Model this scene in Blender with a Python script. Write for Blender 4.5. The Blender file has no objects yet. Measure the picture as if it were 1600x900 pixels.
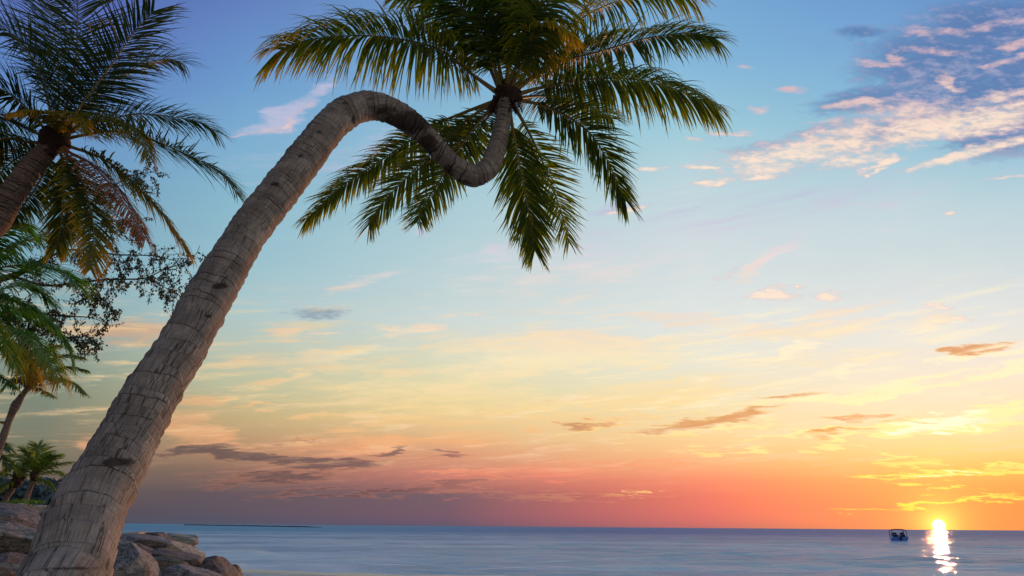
import bpy, bmesh, math, random
import numpy as np
from mathutils import Vector, Matrix, noise as mnoise

random.seed(7)
rng = np.random.default_rng(11)
PI = math.pi
S = bpy.context.scene
COL = S.collection

# ------------------------------------------------------------------ camera
F = 1256.0                      # focal length in pixels of a 1600 px wide frame
CAM = np.array([0.0, 0.0, 2.2])
PITCH = math.atan(372.5 / F)
ROLL = 0.0077
fw = np.array([0, math.cos(PITCH), math.sin(PITCH)])
up0 = np.array([0, -math.sin(PITCH), math.cos(PITCH)])
rt0 = np.array([1.0, 0, 0])
RT = rt0 * math.cos(ROLL) + up0 * math.sin(ROLL)
UP = -rt0 * math.sin(ROLL) + up0 * math.cos(ROLL)

cd = bpy.data.cameras.new("camera")
cam = bpy.data.objects.new("camera", cd)
COL.objects.link(cam)
cd.sensor_width = 36.0
cd.lens = 36.0 * F / 1600.0
cd.clip_start = 0.1
cd.clip_end = 60000.0
m = Matrix(((RT[0], UP[0], -fw[0], CAM[0]), (RT[1], UP[1], -fw[1], CAM[1]), (RT[2], UP[2], -fw[2], CAM[2]), (0, 0, 0, 1)))
cam.matrix_world = m
S.camera = cam


def ray(px, py):
    return fw + RT * ((px - 800.0) / F) - UP * ((py - 450.0) / F)


def at(px, py, depth):
    """the point seen at that pixel of the photograph, `depth` metres in front of the camera"""
    r = ray(px, py)
    return CAM + r * (depth / r[1])


def azel(px, py):
    r = ray(px, py)
    r = r / np.linalg.norm(r)
    return math.atan2(r[0], r[1]), math.asin(r[2])


def lin(c):
    return tuple((x / 255.0 / 12.92) if x / 255.0 <= 0.04045 else ((x / 255.0 + 0.055) / 1.055) ** 2.4 for x in c)


# ------------------------------------------------------------------ world (sunset sky)
SUN_AZ, SUN_EL = azel(1467, 821)
SUN_DIR = np.array([math.sin(SUN_AZ) * math.cos(SUN_EL), math.cos(SUN_AZ) * math.cos(SUN_EL), math.sin(SUN_EL)])

W = bpy.data.worlds.new("World")
S.world = W
W.use_nodes = True


class G:
    """small helper that wires shader nodes"""

    def __init__(self, tree):
        self.t = tree
        self.N = tree.nodes
        self.L = tree.links

    def set(self, sock, v):
        if isinstance(v, bpy.types.NodeSocket):
            self.L.new(v, sock)
        elif v is not None:
            sock.default_value = v

    def math(self, op, a, b=None, c=None, clamp=False):
        n = self.N.new('ShaderNodeMath')
        n.operation = op
        n.use_clamp = clamp
        for i, v in enumerate((a, b, c)):
            if v is not None:
                self.set(n.inputs[i], v)
        return n.outputs[0]

    def vec(self, op, a, b=None, c=None):
        n = self.N.new('ShaderNodeVectorMath')
        n.operation = op
        for i, v in enumerate((a, b, c)):
            if v is not None:
                self.set(n.inputs[i], v)
        return n.outputs['Value'] if op in ('DOT_PRODUCT', 'LENGTH', 'DISTANCE') else n.outputs[0]

    def sep(self, v):
        n = self.N.new('ShaderNodeSeparateXYZ')
        self.set(n.inputs[0], v)
        return n.outputs

    def comb(self, x, y, z):
        n = self.N.new('ShaderNodeCombineXYZ')
        for i, v in enumerate((x, y, z)):
            self.set(n.inputs[i], v)
        return n.outputs[0]

    def rng(self, v, a, b, c=0.0, d=1.0, smooth=False):
        n = self.N.new('ShaderNodeMapRange')
        n.interpolation_type = 'SMOOTHSTEP' if smooth else 'LINEAR'
        self.set(n.inputs['Value'], v)
        for k, x in zip(('From Min', 'From Max', 'To Min', 'To Max'), (a, b, c, d)):
            self.set(n.inputs[k], x)
        return n.outputs[0]

    def mix(self, f, a, b, mode='MIX'):
        n = self.N.new('ShaderNodeMix')
        n.data_type = 'RGBA'
        n.blend_type = mode
        self.set(n.inputs[0], f)
        for k, v in ((6, a), (7, b)):
            if isinstance(v, tuple) and len(v) == 3:
                v = v + (1.0,)
            self.set(n.inputs[k], v)
        return n.outputs[2]

    def ramp(self, f, stops, interp='LINEAR'):
        n = self.N.new('ShaderNodeValToRGB')
        r = n.color_ramp
        r.interpolation = interp
        stops = sorted(stops)
        while len(r.elements) < len(stops):
            r.elements.new(0.5)
        for e, (p, c) in zip(r.elements, stops):
            e.position = min(max(p, 0.0), 1.0)
            e.color = tuple(c) + (1.0,) if len(c) == 3 else c
        self.set(n.inputs[0], f)
        return n.outputs[0]

    def noise(self, vec, scale, detail=4.0, rough=0.55, dist=0.0, lac=2.0, out='Fac'):
        n = self.N.new('ShaderNodeTexNoise')
        self.set(n.inputs['Vector'], vec)
        self.set(n.inputs['Scale'], scale)
        n.inputs['Detail'].default_value = detail
        n.inputs['Roughness'].default_value = rough
        n.inputs['Lacunarity'].default_value = lac
        n.inputs['Distortion'].default_value = dist
        return n.outputs[out]


wt = W.node_tree
wt.nodes.clear()
g = G(wt)
tc = g.N.new('ShaderNodeTexCoord')
D = g.vec('NORMALIZE', tc.outputs['Generated'])
dx, dy, dz = g.sep(D)
U = g.math('ARCTAN2', dx, dy)
V = g.math('ARCSINE', dz)


def tpos(py, px):
    el = max(azel(px, py)[1], 0.0)
    return math.sqrt(el / (PI / 2))


T = g.math('SQRT', g.math('DIVIDE', g.math('MAXIMUM', V, 0.0), PI / 2))
TOP = [(0.80, lin((88, 118, 170))), (1.0, lin((72, 98, 150)))]
columns = [
    (60, [(-150, (70, 90, 160)), (0, (88, 110, 184)), (100, (92, 130, 194)), (200, (104, 148, 196)), (300, (112, 156, 186)), (400, (124, 168, 188)),
          (480, (134, 168, 174)), (550, (126, 146, 138)), (600, (118, 134, 122)), (650, (116, 124, 110)), (700, (110, 112, 100)), (745, (94, 90, 90)), (790, (72, 72, 86)), (817, (70, 78, 94))]),
    (330, [(-150, (80, 108, 172)), (0, (98, 132, 194)), (100, (106, 154, 206)), (200, (122, 172, 208)), (300, (136, 184, 204)), (400, (148, 190, 204)),
           (480, (168, 196, 200)), (540, (182, 192, 178)), (600, (184, 186, 154)), (650, (188, 166, 122)), (700, (170, 132, 106)), (735, (120, 94, 92)), (770, (78, 76, 94)), (817, (74, 84, 104))]),
    (700, [(-150, (96, 136, 190)), (0, (112, 158, 206)), (100, (120, 170, 212)), (200, (142, 190, 212)), (300, (166, 201, 212)), (400, (182, 208, 214)),
           (500, (204, 216, 214)), (560, (218, 217, 190)), (610, (222, 213, 166)), (660, (228, 196, 142)), (705, (216, 152, 120)), (742, (188, 116, 112)), (764, (136, 90, 104)), (774, (90, 80, 104)), (805, (98, 84, 108)), (822, (80, 86, 110))]),
    (1100, [(-150, (100, 150, 204)), (0, (118, 172, 216)), (100, (132, 184, 218)), (200, (158, 204, 218)), (300, (194, 215, 221)), (400, (208, 220, 224)),
            (500, (220, 227, 225)), (560, (228, 228, 212)), (630, (234, 222, 182)), (684, (240, 206, 150)), (722, (240, 172, 126)), (750, (230, 126, 110)), (775, (212, 102, 106)), (805, (196, 100, 108)), (824, (166, 100, 108))]),
    (1467, [(-150, (94, 140, 198)), (0, (110, 160, 210)), (100, (124, 176, 214)), (200, (148, 196, 216)), (300, (186, 213, 220)), (400, (204, 218, 222)),
            (500, (222, 227, 225)), (570, (232, 227, 212)), (650, (240, 222, 184)), (702, (248, 206, 138)), (732, (250, 178, 104)), (758, (250, 150, 96)), (790, (238, 132, 90)), (827, (206, 140, 88))]),
    (1700, [(-150, (90, 130, 190)), (0, (100, 146, 200)), (100, (118, 168, 210)), (200, (142, 190, 214)), (300, (182, 210, 218)), (400, (202, 216, 221)),
            (500, (222, 226, 224)), (570, (234, 224, 208)), (650, (240, 219, 180)), (702, (248, 202, 132)), (732, (252, 172, 100)), (758, (252, 140, 84)), (790, (238, 118, 76)), (827, (206, 130, 84))]),
]
cur = None
prev_az = None
for px, st in columns:
    stops = [(tpos(py, px), lin(c)) for py, c in st] + TOP
    r = g.ramp(T, stops)
    a = azel(px, 700)[0]
    if cur is None:
        cur = r
    else:
        cur = g.mix(g.rng(U, prev_az, a, smooth=False), cur, r)
    prev_az = a
base = cur
# unseen dusk sky behind the camera, chosen to light the trunk
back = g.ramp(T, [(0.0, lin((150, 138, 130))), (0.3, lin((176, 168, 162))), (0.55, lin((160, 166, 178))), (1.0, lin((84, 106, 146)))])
# its right is brightened and its left dimmed, to light the trunk from the right
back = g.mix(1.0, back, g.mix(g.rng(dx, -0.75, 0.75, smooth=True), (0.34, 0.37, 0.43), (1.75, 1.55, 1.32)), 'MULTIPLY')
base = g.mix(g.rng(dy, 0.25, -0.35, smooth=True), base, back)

# clouds live in a flat layer seen in perspective: streaky near the horizon, puffy overhead
zz = g.math('ADD', g.math('MAXIMUM', dz, 0.0), 0.16)
CP = g.comb(g.math('DIVIDE', dx, zz), g.math('DIVIDE', dy, zz), 0.0)
CPs = g.vec('MULTIPLY', CP, (1.0, 1.6, 1.0))
N1 = g.noise(CPs, 3.2, 7.0, 0.60, out='Color')
n1x, n1y, n1z = g.sep(N1)
N2 = g.noise(g.vec('ADD', CPs, (11.0, 3.0, 5.0)), 9.0, 5.0, 0.66, out='Fac')
N3 = g.noise(g.vec('ADD', CPs, (2.0, 7.0, 1.0)), 34.0, 3.0, 0.62, out='Fac')
Uw = g.math('MULTIPLY_ADD', g.math('SUBTRACT', n1x, 0.5), 0.16, U)
Vw = g.math('MULTIPLY_ADD', g.math('SUBTRACT', n1y, 0.5), 0.045, V)


N4 = g.noise(g.comb(g.math('MULTIPLY', Uw, 9.0), g.math('MULTIPLY', g.math('MULTIPLY_ADD', U, -0.10, V), 95.0), 0.0), 1.0, 5.0, 0.66, out='Fac')


def layer(clouds):
    """clouds: (cx, cy, half length, half height, tilt in degrees, strength) in photograph pixels -> density field"""
    Us = g.comb(Uw, Uw, Uw)
    Vs = g.comb(Vw, Vw, Vw)
    acc = None
    P = []
    for (cx, cy, a, b, ang, s) in clouds:
        t = math.radians(ang)
        c0 = np.array(azel(cx, cy))
        e = 0.5 * (np.array(azel(cx + a * math.cos(t), cy - a * math.sin(t))) - np.array(azel(cx - a * math.cos(t), cy + a * math.sin(t))))
        f = 0.5 * (np.array(azel(cx - b * math.sin(t), cy - b * math.cos(t))) - np.array(azel(cx + b * math.sin(t), cy + b * math.cos(t))))
        M = np.linalg.inv(np.array([e, f]).T)
        P.append((M[0][0], M[0][1], -(M[0] @ c0), M[1][0], M[1][1], -(M[1] @ c0), s))
    while len(P) % 3:
        P.append((0.0, 0.0, 9.0, 0.0, 0.0, 9.0, 0.01))
    for i in range(0, len(P), 3):
        q = P[i:i + 3]
        row = lambda k: tuple(float(x[k]) for x in q)
        u = g.vec('MULTIPLY_ADD', Us, row(0), g.vec('MULTIPLY_ADD', Vs, row(1), row(2)))
        v = g.vec('MULTIPLY_ADD', Us, row(3), g.vec('MULTIPLY_ADD', Vs, row(4), row(5)))
        r2 = g.vec('MULTIPLY_ADD', u, u, g.vec('MULTIPLY', v, v))
        d = g.vec('MULTIPLY_ADD', r2, tuple(-x for x in row(6)), row(6))
        acc = d if acc is None else g.vec('MAXIMUM', acc, d)
    x, y, z = g.sep(acc)
    return g.math('MAXIMUM', g.math('MAXIMUM', x, y), z)


def alpha(dens, amp, lo, hi, nz):
    """erode the soft density with noise"""
    k = g.math('MULTIPLY_ADD', g.math('SUBTRACT', nz, 0.5), amp, dens)
    return g.rng(k, lo, hi, smooth=True)


nfine = g.math('ADD', g.math('MULTIPLY', N2, 0.6), g.math('MULTIPLY', n1z, 0.4))
nlow = g.math('ADD', g.math('MULTIPLY', N4, 0.5), g.math('MULTIPLY', nfine, 0.5))
nmot = g.math('ADD', g.math('MULTIPLY', N3, 0.42), g.math('MULTIPLY', nfine, 0.58))

# -- soft veils
veil = layer([
    (900, 556, 230, 30, 4, .9), (760, 590, 200, 30, 12, .8), (1000, 620, 220, 16, 6, .8), (820, 640, 160, 14, 4, .7), (700, 600, 60, 40, 50, .6), (950, 650, 200, 10, 3, .7), (640, 655, 180, 12, -3, .6),
    (1230, 520, 160, 14, 3, .7), (1050, 500, 120, 10, -4, .5), (500, 560, 160, 14, 5, .6), (430, 590, 60, 8, 12, .8), (1180, 415, 70, 12, 34, .75), (560, 440, 60, 8, 14, .5),
    (880, 548, 190, 34, 0, .75), (690, 620, 260, 40, -5, .55), (1010, 604, 110, 12, 8, .7), (640, 514, 75, 9, 10, .8), (515, 521, 45, 5, 0, .7), (430, 521, 50, 7, 3, .6),
    (600, 424, 45, 5, 8, .5), (930, 531, 100, 15, -3, .8), (985, 541, 40, 8, 0, .8), (1010, 574, 40, 7, 3, .8), (1045, 598, 50, 8, 10, .9), (840, 666, 25, 4, 0, .7),
    (400, 633, 70, 5, 4, .9), (315, 622, 45, 12, 12, .9), (310, 672, 90, 36, -18, .9), (540, 611, 35, 3, 5, .7), (490, 645, 50, 7, 2, .8), (760, 613, 28, 3, 0, .8),
    (210, 520, 90, 26, -6, .55), (130, 690, 40, 12, -5, .6), (1300, 560, 160, 16, 4, .45), (1190, 405, 80, 10, 33, .6), (440, 172, 110, 16, 27, .85), (600, 250, 200, 40, 10, .25),
    (775, 386, 50, 10, 8, .6), (688, 361, 24, 9, 20, .6), (950, 330, 60, 6, 8, .7), (1330, 490, 120, 10, 12, .4), (900, 420, 200, 60, 10, .25), (1200, 330, 260, 50, 8, .22),
    (860, 741, 210, 9, 2, .7), (960, 724, 150, 7, 2, .55), (620, 690, 200, 16, 3, .7), (520, 672, 60, 7, 0, .5), (1440, 505, 50, 12, 14, .45), (740, 735, 160, 6, 3, .6),
])
cv = g.ramp(T, [(tpos(750, 800), lin((232, 122, 112))), (tpos(690, 800), lin((240, 172, 118))), (tpos(640, 800), lin((246, 212, 148))), (tpos(560, 800), lin((247, 230, 190))),
                (tpos(500, 800), lin((248, 214, 186))), (tpos(400, 800), lin((232, 218, 220))), (tpos(170, 800), lin((190, 186, 218)))])
cv = g.mix(g.rng(U, azel(560, 600)[0], azel(200, 600)[0]), cv, lin((214, 158, 118)))
hi_l = g.rng(V, azel(400, 400)[1], azel(400, 300)[1])
cv = g.mix(hi_l, cv, lin((188, 190, 218)))
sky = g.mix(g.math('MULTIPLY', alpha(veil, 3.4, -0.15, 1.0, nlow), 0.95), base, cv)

# -- blue shaded bank, high on the right
blue = layer([
    (1530, 110, 220, 100, 12, .8), (1400, 200, 200, 30, 12, .7), (1590, 200, 120, 40, 12, .7),
    (1490, 85, 190, 75, 10, .95), (1570, 40, 130, 60, 0, 1.1), (1380, 150, 150, 28, 12, .75), (1335, 55, 46, 14, 5, .8), (1545, 130, 120, 40, 10, 1.0), (1440, 190, 150, 20, 12, .9),
    (1640, 120, 120, 90, 0, 1.1), (1300, 200, 110, 14, 12, .5), (500, 486, 60, 12, 3, .6), (1180, 230, 60, 8, 5, .3),
])
ab = alpha(blue, 3.4, -0.25, 0.9, nmot)
cb = g.mix(g.rng(nmot, 0.47, 0.62, smooth=True), lin((82, 118, 172)), lin((152, 156, 192)))
cb = g.mix(g.rng(U, azel(900, 400)[0], azel(700, 400)[0]), cb, lin((140, 156, 172)))
sky = g.mix(g.math('MULTIPLY', ab, 0.88), sky, cb)

# -- sunlit white and pink puffs
white = layer([
    (1230, 243, 160, 30, 6, 1.05), (1320, 216, 140, 48, 10, 1.0), (1450, 200, 170, 38, 12, 1.05), (1570, 180, 110, 26, 14, 1.0), (1505, 240, 125, 12, 17, 1.25), (1400, 175, 120, 28, 8, .75), (1180, 262, 110, 20, 4, .8), (1560, 150, 80, 16, 10, .8), (1500, 40, 120, 12, 8, .55), (1330, 250, 120, 14, 6, .9), (1385, 252, 55, 9, 28, 1.0),
    (1230, 139, 44, 7, 0, 1.2), (1177, 171, 26, 8, 0, 1.0), (1330, 163, 70, 9, 6, 1.0), (1400, 89, 26, 6, 0, 1.0), (1370, 98, 60, 5, 0, .8), (1105, 281, 30, 7, 0, 1.1),
    (1085, 262, 36, 5, 0, 1.0), (1008, 265, 36, 5, 0, 1.1), (1150, 104, 16, 5, 0, .9), (1080, 222, 22, 5, 0, .9), (1170, 278, 40, 6, 5, 1.0), (975, 331, 55, 5, 9, 1.0),
    (1212, 457, 36, 14, -8, 1.3), (1287, 464, 38, 11, 0, 1.1), (1466, 333, 12, 4, 0, .9), (1130, 210, 34, 6, 0, .9), (1500, 118, 44, 7, -16, .9), (1590, 66, 40, 10, 0, 1.0),
    (1575, 88, 40, 8, 12, .9), (1460, 75, 60, 7, 5, .7), (1300, 190, 60, 8, 6, .9), (1475, 505, 30, 6, 15, .8), (1466, 483, 20, 7, 20, .7), (1130, 434, 40, 7, 38, .5),
    (430, 184, 90, 5, 28, .45), (1590, 270, 40, 5, 4, .7), (1370, 270, 22, 5, 40, .9), (741, 487, 14, 5, 10, .7),
])
aw = alpha(white, 4.6, 0.0, 1.25, nmot)
cw = g.mix(g.rng(g.math('MULTIPLY_ADD', g.math('SUBTRACT', nmot, 0.5), 3.0, white), 0.15, 0.95), lin((206, 176, 192)), lin((255, 228, 206)))
cw = g.mix(g.rng(V, azel(1500, 190)[1], azel(1500, 90)[1]), cw, lin((220, 184, 190)))
sky = g.mix(g.math('MULTIPLY', aw, 0.94), sky, cw)

# -- bright yellow streaks close to the sun
lit = layer([
    (1450, 662, 130, 13, 7, 1.5), (1540, 652, 90, 15, 8, 1.5), (1400, 612, 190, 7, 8, 1.1), (1565, 578, 100, 9, 14, 1.2), (1240, 548, 80, 5, 6, 1.0), (1500, 744, 150, 7, 3, 1.3),
    (1400, 747, 90, 4, 2, 1.1), (1470, 786, 150, 5, 6, 1.2), (1410, 722, 40, 9, 0, .8), (1285, 699, 55, 4, 2, 1.0), (1160, 702, 60, 4, 6, .9), (1120, 668, 150, 5, 7, 1.0),
    (1300, 578, 30, 9, 10, .7), (1330, 700, 40, 3, 0, .8), (1385, 710, 18, 4, 0, .9), (1430, 733, 18, 4, 15, .8), (1575, 730, 60, 5, 4, 1.1), (1490, 764, 40, 3, 0, .8),
    (910, 668, 60, 6, 14, 1.0), (1505, 558, 90, 5, 9, 1.2), (1210, 680, 60, 4, 3, .9), (1340, 684, 120, 5, 6, 1.0), (1230, 628, 80, 4, 3, 1.0), (1180, 634, 40, 3, 0, .9),
    (1090, 700, 60, 3, 8, .6), (1110, 615, 90, 4, 5, .8), (1060, 640, 60, 4, 10, .6), (1180, 556, 70, 5, 3, .8), (1290, 535, 60, 4, 4, .7), (1420, 595, 120, 7, 12, 1.0), (1560, 632, 70, 7, 6, 1.0), (1330, 668, 160, 5, 6, 1.1), (1560, 665, 80, 5, 4, 1.1), (1000, 690, 60, 3, 5, .5), (560, 580, 40, 3, 0, .5), (1300, 620, 200, 6, 9, .9), (1590, 545, 60, 7, 5, 1.0), (1395, 793, 90, 3, 4, 1.0), (980, 770, 60, 2, 0, .4),
])
al = alpha(lit, 4.2, 0.0, 0.90, nlow)
cl = g.ramp(T, [(tpos(800, 1400), lin((255, 208, 84))), (tpos(740, 1400), lin((255, 222, 112))), (tpos(650, 1400), lin((255, 240, 172))), (tpos(560, 1400), lin((255, 238, 206)))])
cl = g.mix(g.rng(U, azel(1250, 600)[0], azel(900, 600)[0]), cl, lin((248, 206, 136)))
sky = g.mix(g.math('MULTIPLY', al, 0.97), sky, cl)
hot = layer([(1465, 655, 80, 8, 7, 1.4), (1440, 668, 110, 5, 6, 1.2), (1500, 745, 70, 3, 3, 1.0)])
sky = g.mix(g.math('MULTIPLY', alpha(hot, 3.4, 0.05, 1.1, nlow), 0.9), sky, lin((255, 253, 224)))

# -- shaded undersides: orange brown near the sun, mauve further left
dark = layer([
    (1518, 546, 70, 11, 9, 1.7), (1120, 655, 100, 10, 8, 1.7), (1160, 648, 65, 10, 4, 1.5), (912, 659, 52, 9, 10, 1.6), (1330, 647, 55, 8, 5, 1.4), (1225, 620, 55, 6, 3, 1.2),
    (1310, 675, 56, 7, 6, 1.3), (1020, 671, 80, 7, 8, 1.3), (604, 703, 40, 8, 8, 1.4), (400, 714, 180, 13, -3, 1.8), (310, 706, 90, 10, 0, 1.7), (500, 722, 120, 12, -2, 1.7),
    (450, 742, 110, 9, 3, 1.5), (712, 715, 60, 8, 6, 1.5), (715, 757, 70, 9, 8, 1.4), (600, 771, 230, 6, 1, 1.5), (430, 748, 130, 9, 3, 1.3), (380, 756, 110, 7, 4, .8), (480, 692, 60, 2, 0, .6),
    (670, 758, 40, 7, 20, .8), (900, 776, 160, 6, 0, .45), (1420, 652, 60, 5, 3, .7), (1390, 738, 60, 3, 2, .7), (880, 630, 60, 4, 6, .3), (1500, 720, 120, 3, 4, .4),
])
ad = alpha(dark, 4.2, 0.0, 1.45, nlow)
cdk = g.ramp(g.rng(U, azel(300, 700)[0], azel(1500, 700)[0]), [(0.0, lin((68, 58, 74))), (0.28, lin((96, 70, 88))), (0.42, lin((172, 106, 108))), (0.55, lin((206, 140, 92))), (1.0, lin((212, 134, 60)))])
rim = g.ramp(g.rng(U, azel(300, 700)[0], azel(1500, 700)[0]), [(0.0, lin((176, 112, 96))), (0.35, lin((228, 140, 110))), (0.55, lin((250, 196, 120))), (1.0, lin((255, 216, 120)))])
core = g.rng(g.math('ADD', g.math('MULTIPLY', g.math('SUBTRACT', nlow, 0.5), 4.5), g.math('MULTIPLY', dark, 0.7)), 0.10, 0.85, smooth=True)
cdk = g.mix(core, rim, cdk)
sky = g.mix(g.math('MULTIPLY', ad, 0.86), sky, cdk)

# thin high wisps through the whole lower sky
wsp = g.math('MULTIPLY', g.rng(N4, 0.46, 0.66, smooth=True), g.rng(n1z, 0.38, 0.60, smooth=True))
wsp = g.math('MULTIPLY', wsp, g.rng(V, azel(800, 440)[1], azel(800, 560)[1], smooth=True))
wsp = g.math('MULTIPLY', wsp, g.rng(V, azel(800, 785)[1], azel(800, 715)[1], smooth=True))
wcol = g.mix(g.rng(V, azel(800, 760)[1], azel(800, 640)[1]), g.mix(0.5, sky, lin((236, 150, 120))), g.mix(g.rng(U, azel(500, 600)[0], azel(1100, 600)[0]), lin((236, 206, 158)), lin((252, 238, 202))))
sky = g.mix(g.math('MULTIPLY', wsp, 0.84), sky, wcol)

# faint unevenness so that no part of the sky is a pure gradient
sky = g.mix(1.0, sky, g.mix(nfine, (0.93, 0.94, 0.96), (1.06, 1.05, 1.03)), 'MULTIPLY')

# aureole and disc of the sun itself
ca = g.vec('DOT_PRODUCT', D, tuple(float(x) for x in SUN_DIR))
ang = g.math('ARCCOSINE', g.math('MINIMUM', ca, 0.999999))
halo = g.math('MULTIPLY', g.math('EXPONENT', g.math('DIVIDE', ang, -0.013)), 1.3)
halo2 = g.math('MULTIPLY', g.math('EXPONENT', g.math('DIVIDE', ang, -0.045)), 0.13)
disc = g.rng(ang, 0.0070, 0.0042, 0.0, 3.0, smooth=True)
glow = g.vec('ADD', g.vec('SCALE', (1.0, 0.86, 0.16)), (0, 0, 0))
sc1 = g.N.new('ShaderNodeVectorMath'); sc1.operation = 'SCALE'; sc1.inputs[0].default_value = (1.0, 0.80, 0.10); g.L.new(halo, sc1.inputs['Scale'])
sc2 = g.N.new('ShaderNodeVectorMath'); sc2.operation = 'SCALE'; sc2.inputs[0].default_value = (1.0, 0.52, 0.05); g.L.new(halo2, sc2.inputs['Scale'])
sc3 = g.N.new('ShaderNodeVectorMath'); sc3.operation = 'SCALE'; sc3.inputs[0].default_value = (1.0, 0.93, 0.72); g.L.new(disc, sc3.inputs['Scale'])
sky = g.vec('ADD', g.vec('ADD', sky, sc1.outputs[0]), g.vec('ADD', sc2.outputs[0], sc3.outputs[0]))

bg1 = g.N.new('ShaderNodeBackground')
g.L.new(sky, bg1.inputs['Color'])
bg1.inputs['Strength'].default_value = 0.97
nish = g.N.new('ShaderNodeTexSky')
nish.sky_type = 'NISHITA'
nish.sun_disc = False
nish.sun_elevation = max(SUN_EL, math.radians(0.6))
nish.sun_rotation = SUN_AZ
bg2 = g.N.new('ShaderNodeBackground')
g.L.new(nish.outputs[0], bg2.inputs['Color'])
bg2.inputs['Strength'].default_value = 0.03
addw = g.N.new('ShaderNodeAddShader')
g.L.new(bg1.outputs[0], addw.inputs[0])
g.L.new(bg2.outputs[0], addw.inputs[1])
wo = g.N.new('ShaderNodeOutputWorld')
g.L.new(addw.outputs[0], wo.inputs['Surface'])
W.cycles.sampling_method = 'MANUAL'
W.cycles.sample_map_resolution = 1024

# ------------------------------------------------------------------ sun
sd = bpy.data.lights.new("sun", 'SUN')
sd.energy = 2.0
sd.angle = math.radians(0.5)
sd.color = (1.0, 0.42, 0.17)
so = bpy.data.objects.new("sun", sd)
COL.objects.link(so)
so.rotation_mode = 'QUATERNION'
_d = Vector((math.sin(SUN_AZ), math.cos(SUN_AZ), math.tan(math.radians(1.6)))).normalized()
so.rotation_quaternion = _d.to_track_quat('Z', 'Y')
so.location = (30, 60, 20)

S.view_settings.view_transform = 'Standard'
S.view_settings.look = 'None'
S.view_settings.exposure = 0.0
S.view_settings.gamma = 1.0
S.view_settings.use_curve_mapping = False
S.render.engine = 'CYCLES'
S.cycles.use_denoising = True
S.cycles.max_bounces = 6
S.cycles.diffuse_bounces = 3
S.cycles.glossy_bounces = 3
S.cycles.transmission_bounces = 3
S.cycles.caustics_reflective = False
S.cycles.caustics_refractive = False

# ------------------------------------------------------------------ mesh helpers


def tag(o, label=None, cat=None, group=None, kind=None):
    for k, v in (('label', label), ('category', cat), ('group', group), ('kind', kind)):
        if v:
            o[k] = v
    return o


def mk(name, verts, faces, mat, parent=None, base=None, attrs=None, smooth=False, uv=None):
    verts = np.asarray(verts, float).reshape(-1, 3)
    if base is not None:
        verts = verts - np.asarray(base)
    me = bpy.data.meshes.new(name)
    fa = np.asarray(faces, dtype=np.int32) if not isinstance(faces, list) else None
    if fa is not None:
        k = fa.shape[1]
        me.vertices.add(len(verts))
        me.vertices.foreach_set('co', verts.ravel())
        me.loops.add(fa.size)
        me.loops.foreach_set('vertex_index', fa.ravel())
        me.polygons.add(len(fa))
        me.polygons.foreach_set('loop_start', np.arange(0, fa.size, k, dtype=np.int32))
        me.update(calc_edges=True)
    else:
        me.from_pydata([tuple(v) for v in verts], [], [list(f) for f in faces])
    if smooth:
        me.polygons.foreach_set('use_smooth', np.ones(len(me.polygons), bool))
    for an, av in (attrs or {}).items():
        a = me.attributes.new(an, 'FLOAT', 'POINT')
        a.data.foreach_set('value', np.asarray(av, np.float32).ravel())
    if uv is not None:
        lay = me.uv_layers.new(name='UVMap')
        idx = np.zeros(len(me.loops), np.int32)
        me.loops.foreach_get('vertex_index', idx)
        if uv.shape[0] == len(me.loops):
            lay.data.foreach_set('uv', uv.astype(np.float32).ravel())
        else:
            lay.data.foreach_set('uv', uv[idx].astype(np.float32).ravel())
    me.materials.append(mat)
    o = bpy.data.objects.new(name, me)
    COL.objects.link(o)
    if parent is not None:
        o.parent = parent
    elif base is not None:
        o.location = base
    return o


def thing(name, loc, label, cat, group=None):
    o = bpy.data.objects.new(name, None)
    o.empty_display_size = 0.3
    COL.objects.link(o)
    o.location = loc
    return tag(o, label, cat, group)


def smoothstep(a, b, x):
    t = np.clip((x - a) / (b - a), 0, 1)
    return t * t * (3 - 2 * t)


def vnoise2(x, y, seed=0, px=None):
    """value noise; px = period in x"""
    x = np.asarray(x, float); y = np.asarray(y, float)
    xi = np.floor(x).astype(np.int64); yi = np.floor(y).astype(np.int64)
    fx = x - xi; fy = y - yi
    fx = fx * fx * (3 - 2 * fx); fy = fy * fy * (3 - 2 * fy)

    def h(a, b):
        if px:
            a = np.mod(a, px)
        n = (a * 374761393 + b * 668265263 + seed * 1442695041) & 0x7fffffff
        n = ((n ^ (n >> 13)) * 1274126177) & 0x7fffffff
        return ((n ^ (n >> 16)) & 0xffff) / 65535.0
    return (h(xi, yi) * (1 - fx) + h(xi + 1, yi) * fx) * (1 - fy) + (h(xi, yi + 1) * (1 - fx) + h(xi + 1, yi + 1) * fx) * fy


def fbm2(x, y, seed=0, octv=4, px=None, rough=0.5):
    s = 0; a = 1.0; tot = 0; k = 1
    for i in range(octv):
        s = s + a * vnoise2(np.asarray(x) * k, np.asarray(y) * k, seed + i, px * k if px else None)
        tot += a; a *= rough; k *= 2
    return s / tot


def grid_faces(nr, nc, wrap=False):
    r = np.arange(nr - 1)[:, None]
    c = np.arange(nc if wrap else nc - 1)[None, :]
    c2 = (c + 1) % nc
    return np.stack([r * nc + c, r * nc + c2, (r + 1) * nc + c2, (r + 1) * nc + c], -1).reshape(-1, 4)


# ------------------------------------------------------------------ materials


def new_mat(name):
    mt = bpy.data.materials.new(name)
    mt.use_nodes = True
    t = mt.node_tree
    t.nodes.clear()
    gg = G(t)
    out = gg.N.new('ShaderNodeOutputMaterial')
    bs = gg.N.new('ShaderNodeBsdfPrincipled')
    gg.L.new(bs.outputs[0], out.inputs[0])
    return mt, gg, bs, out


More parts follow.
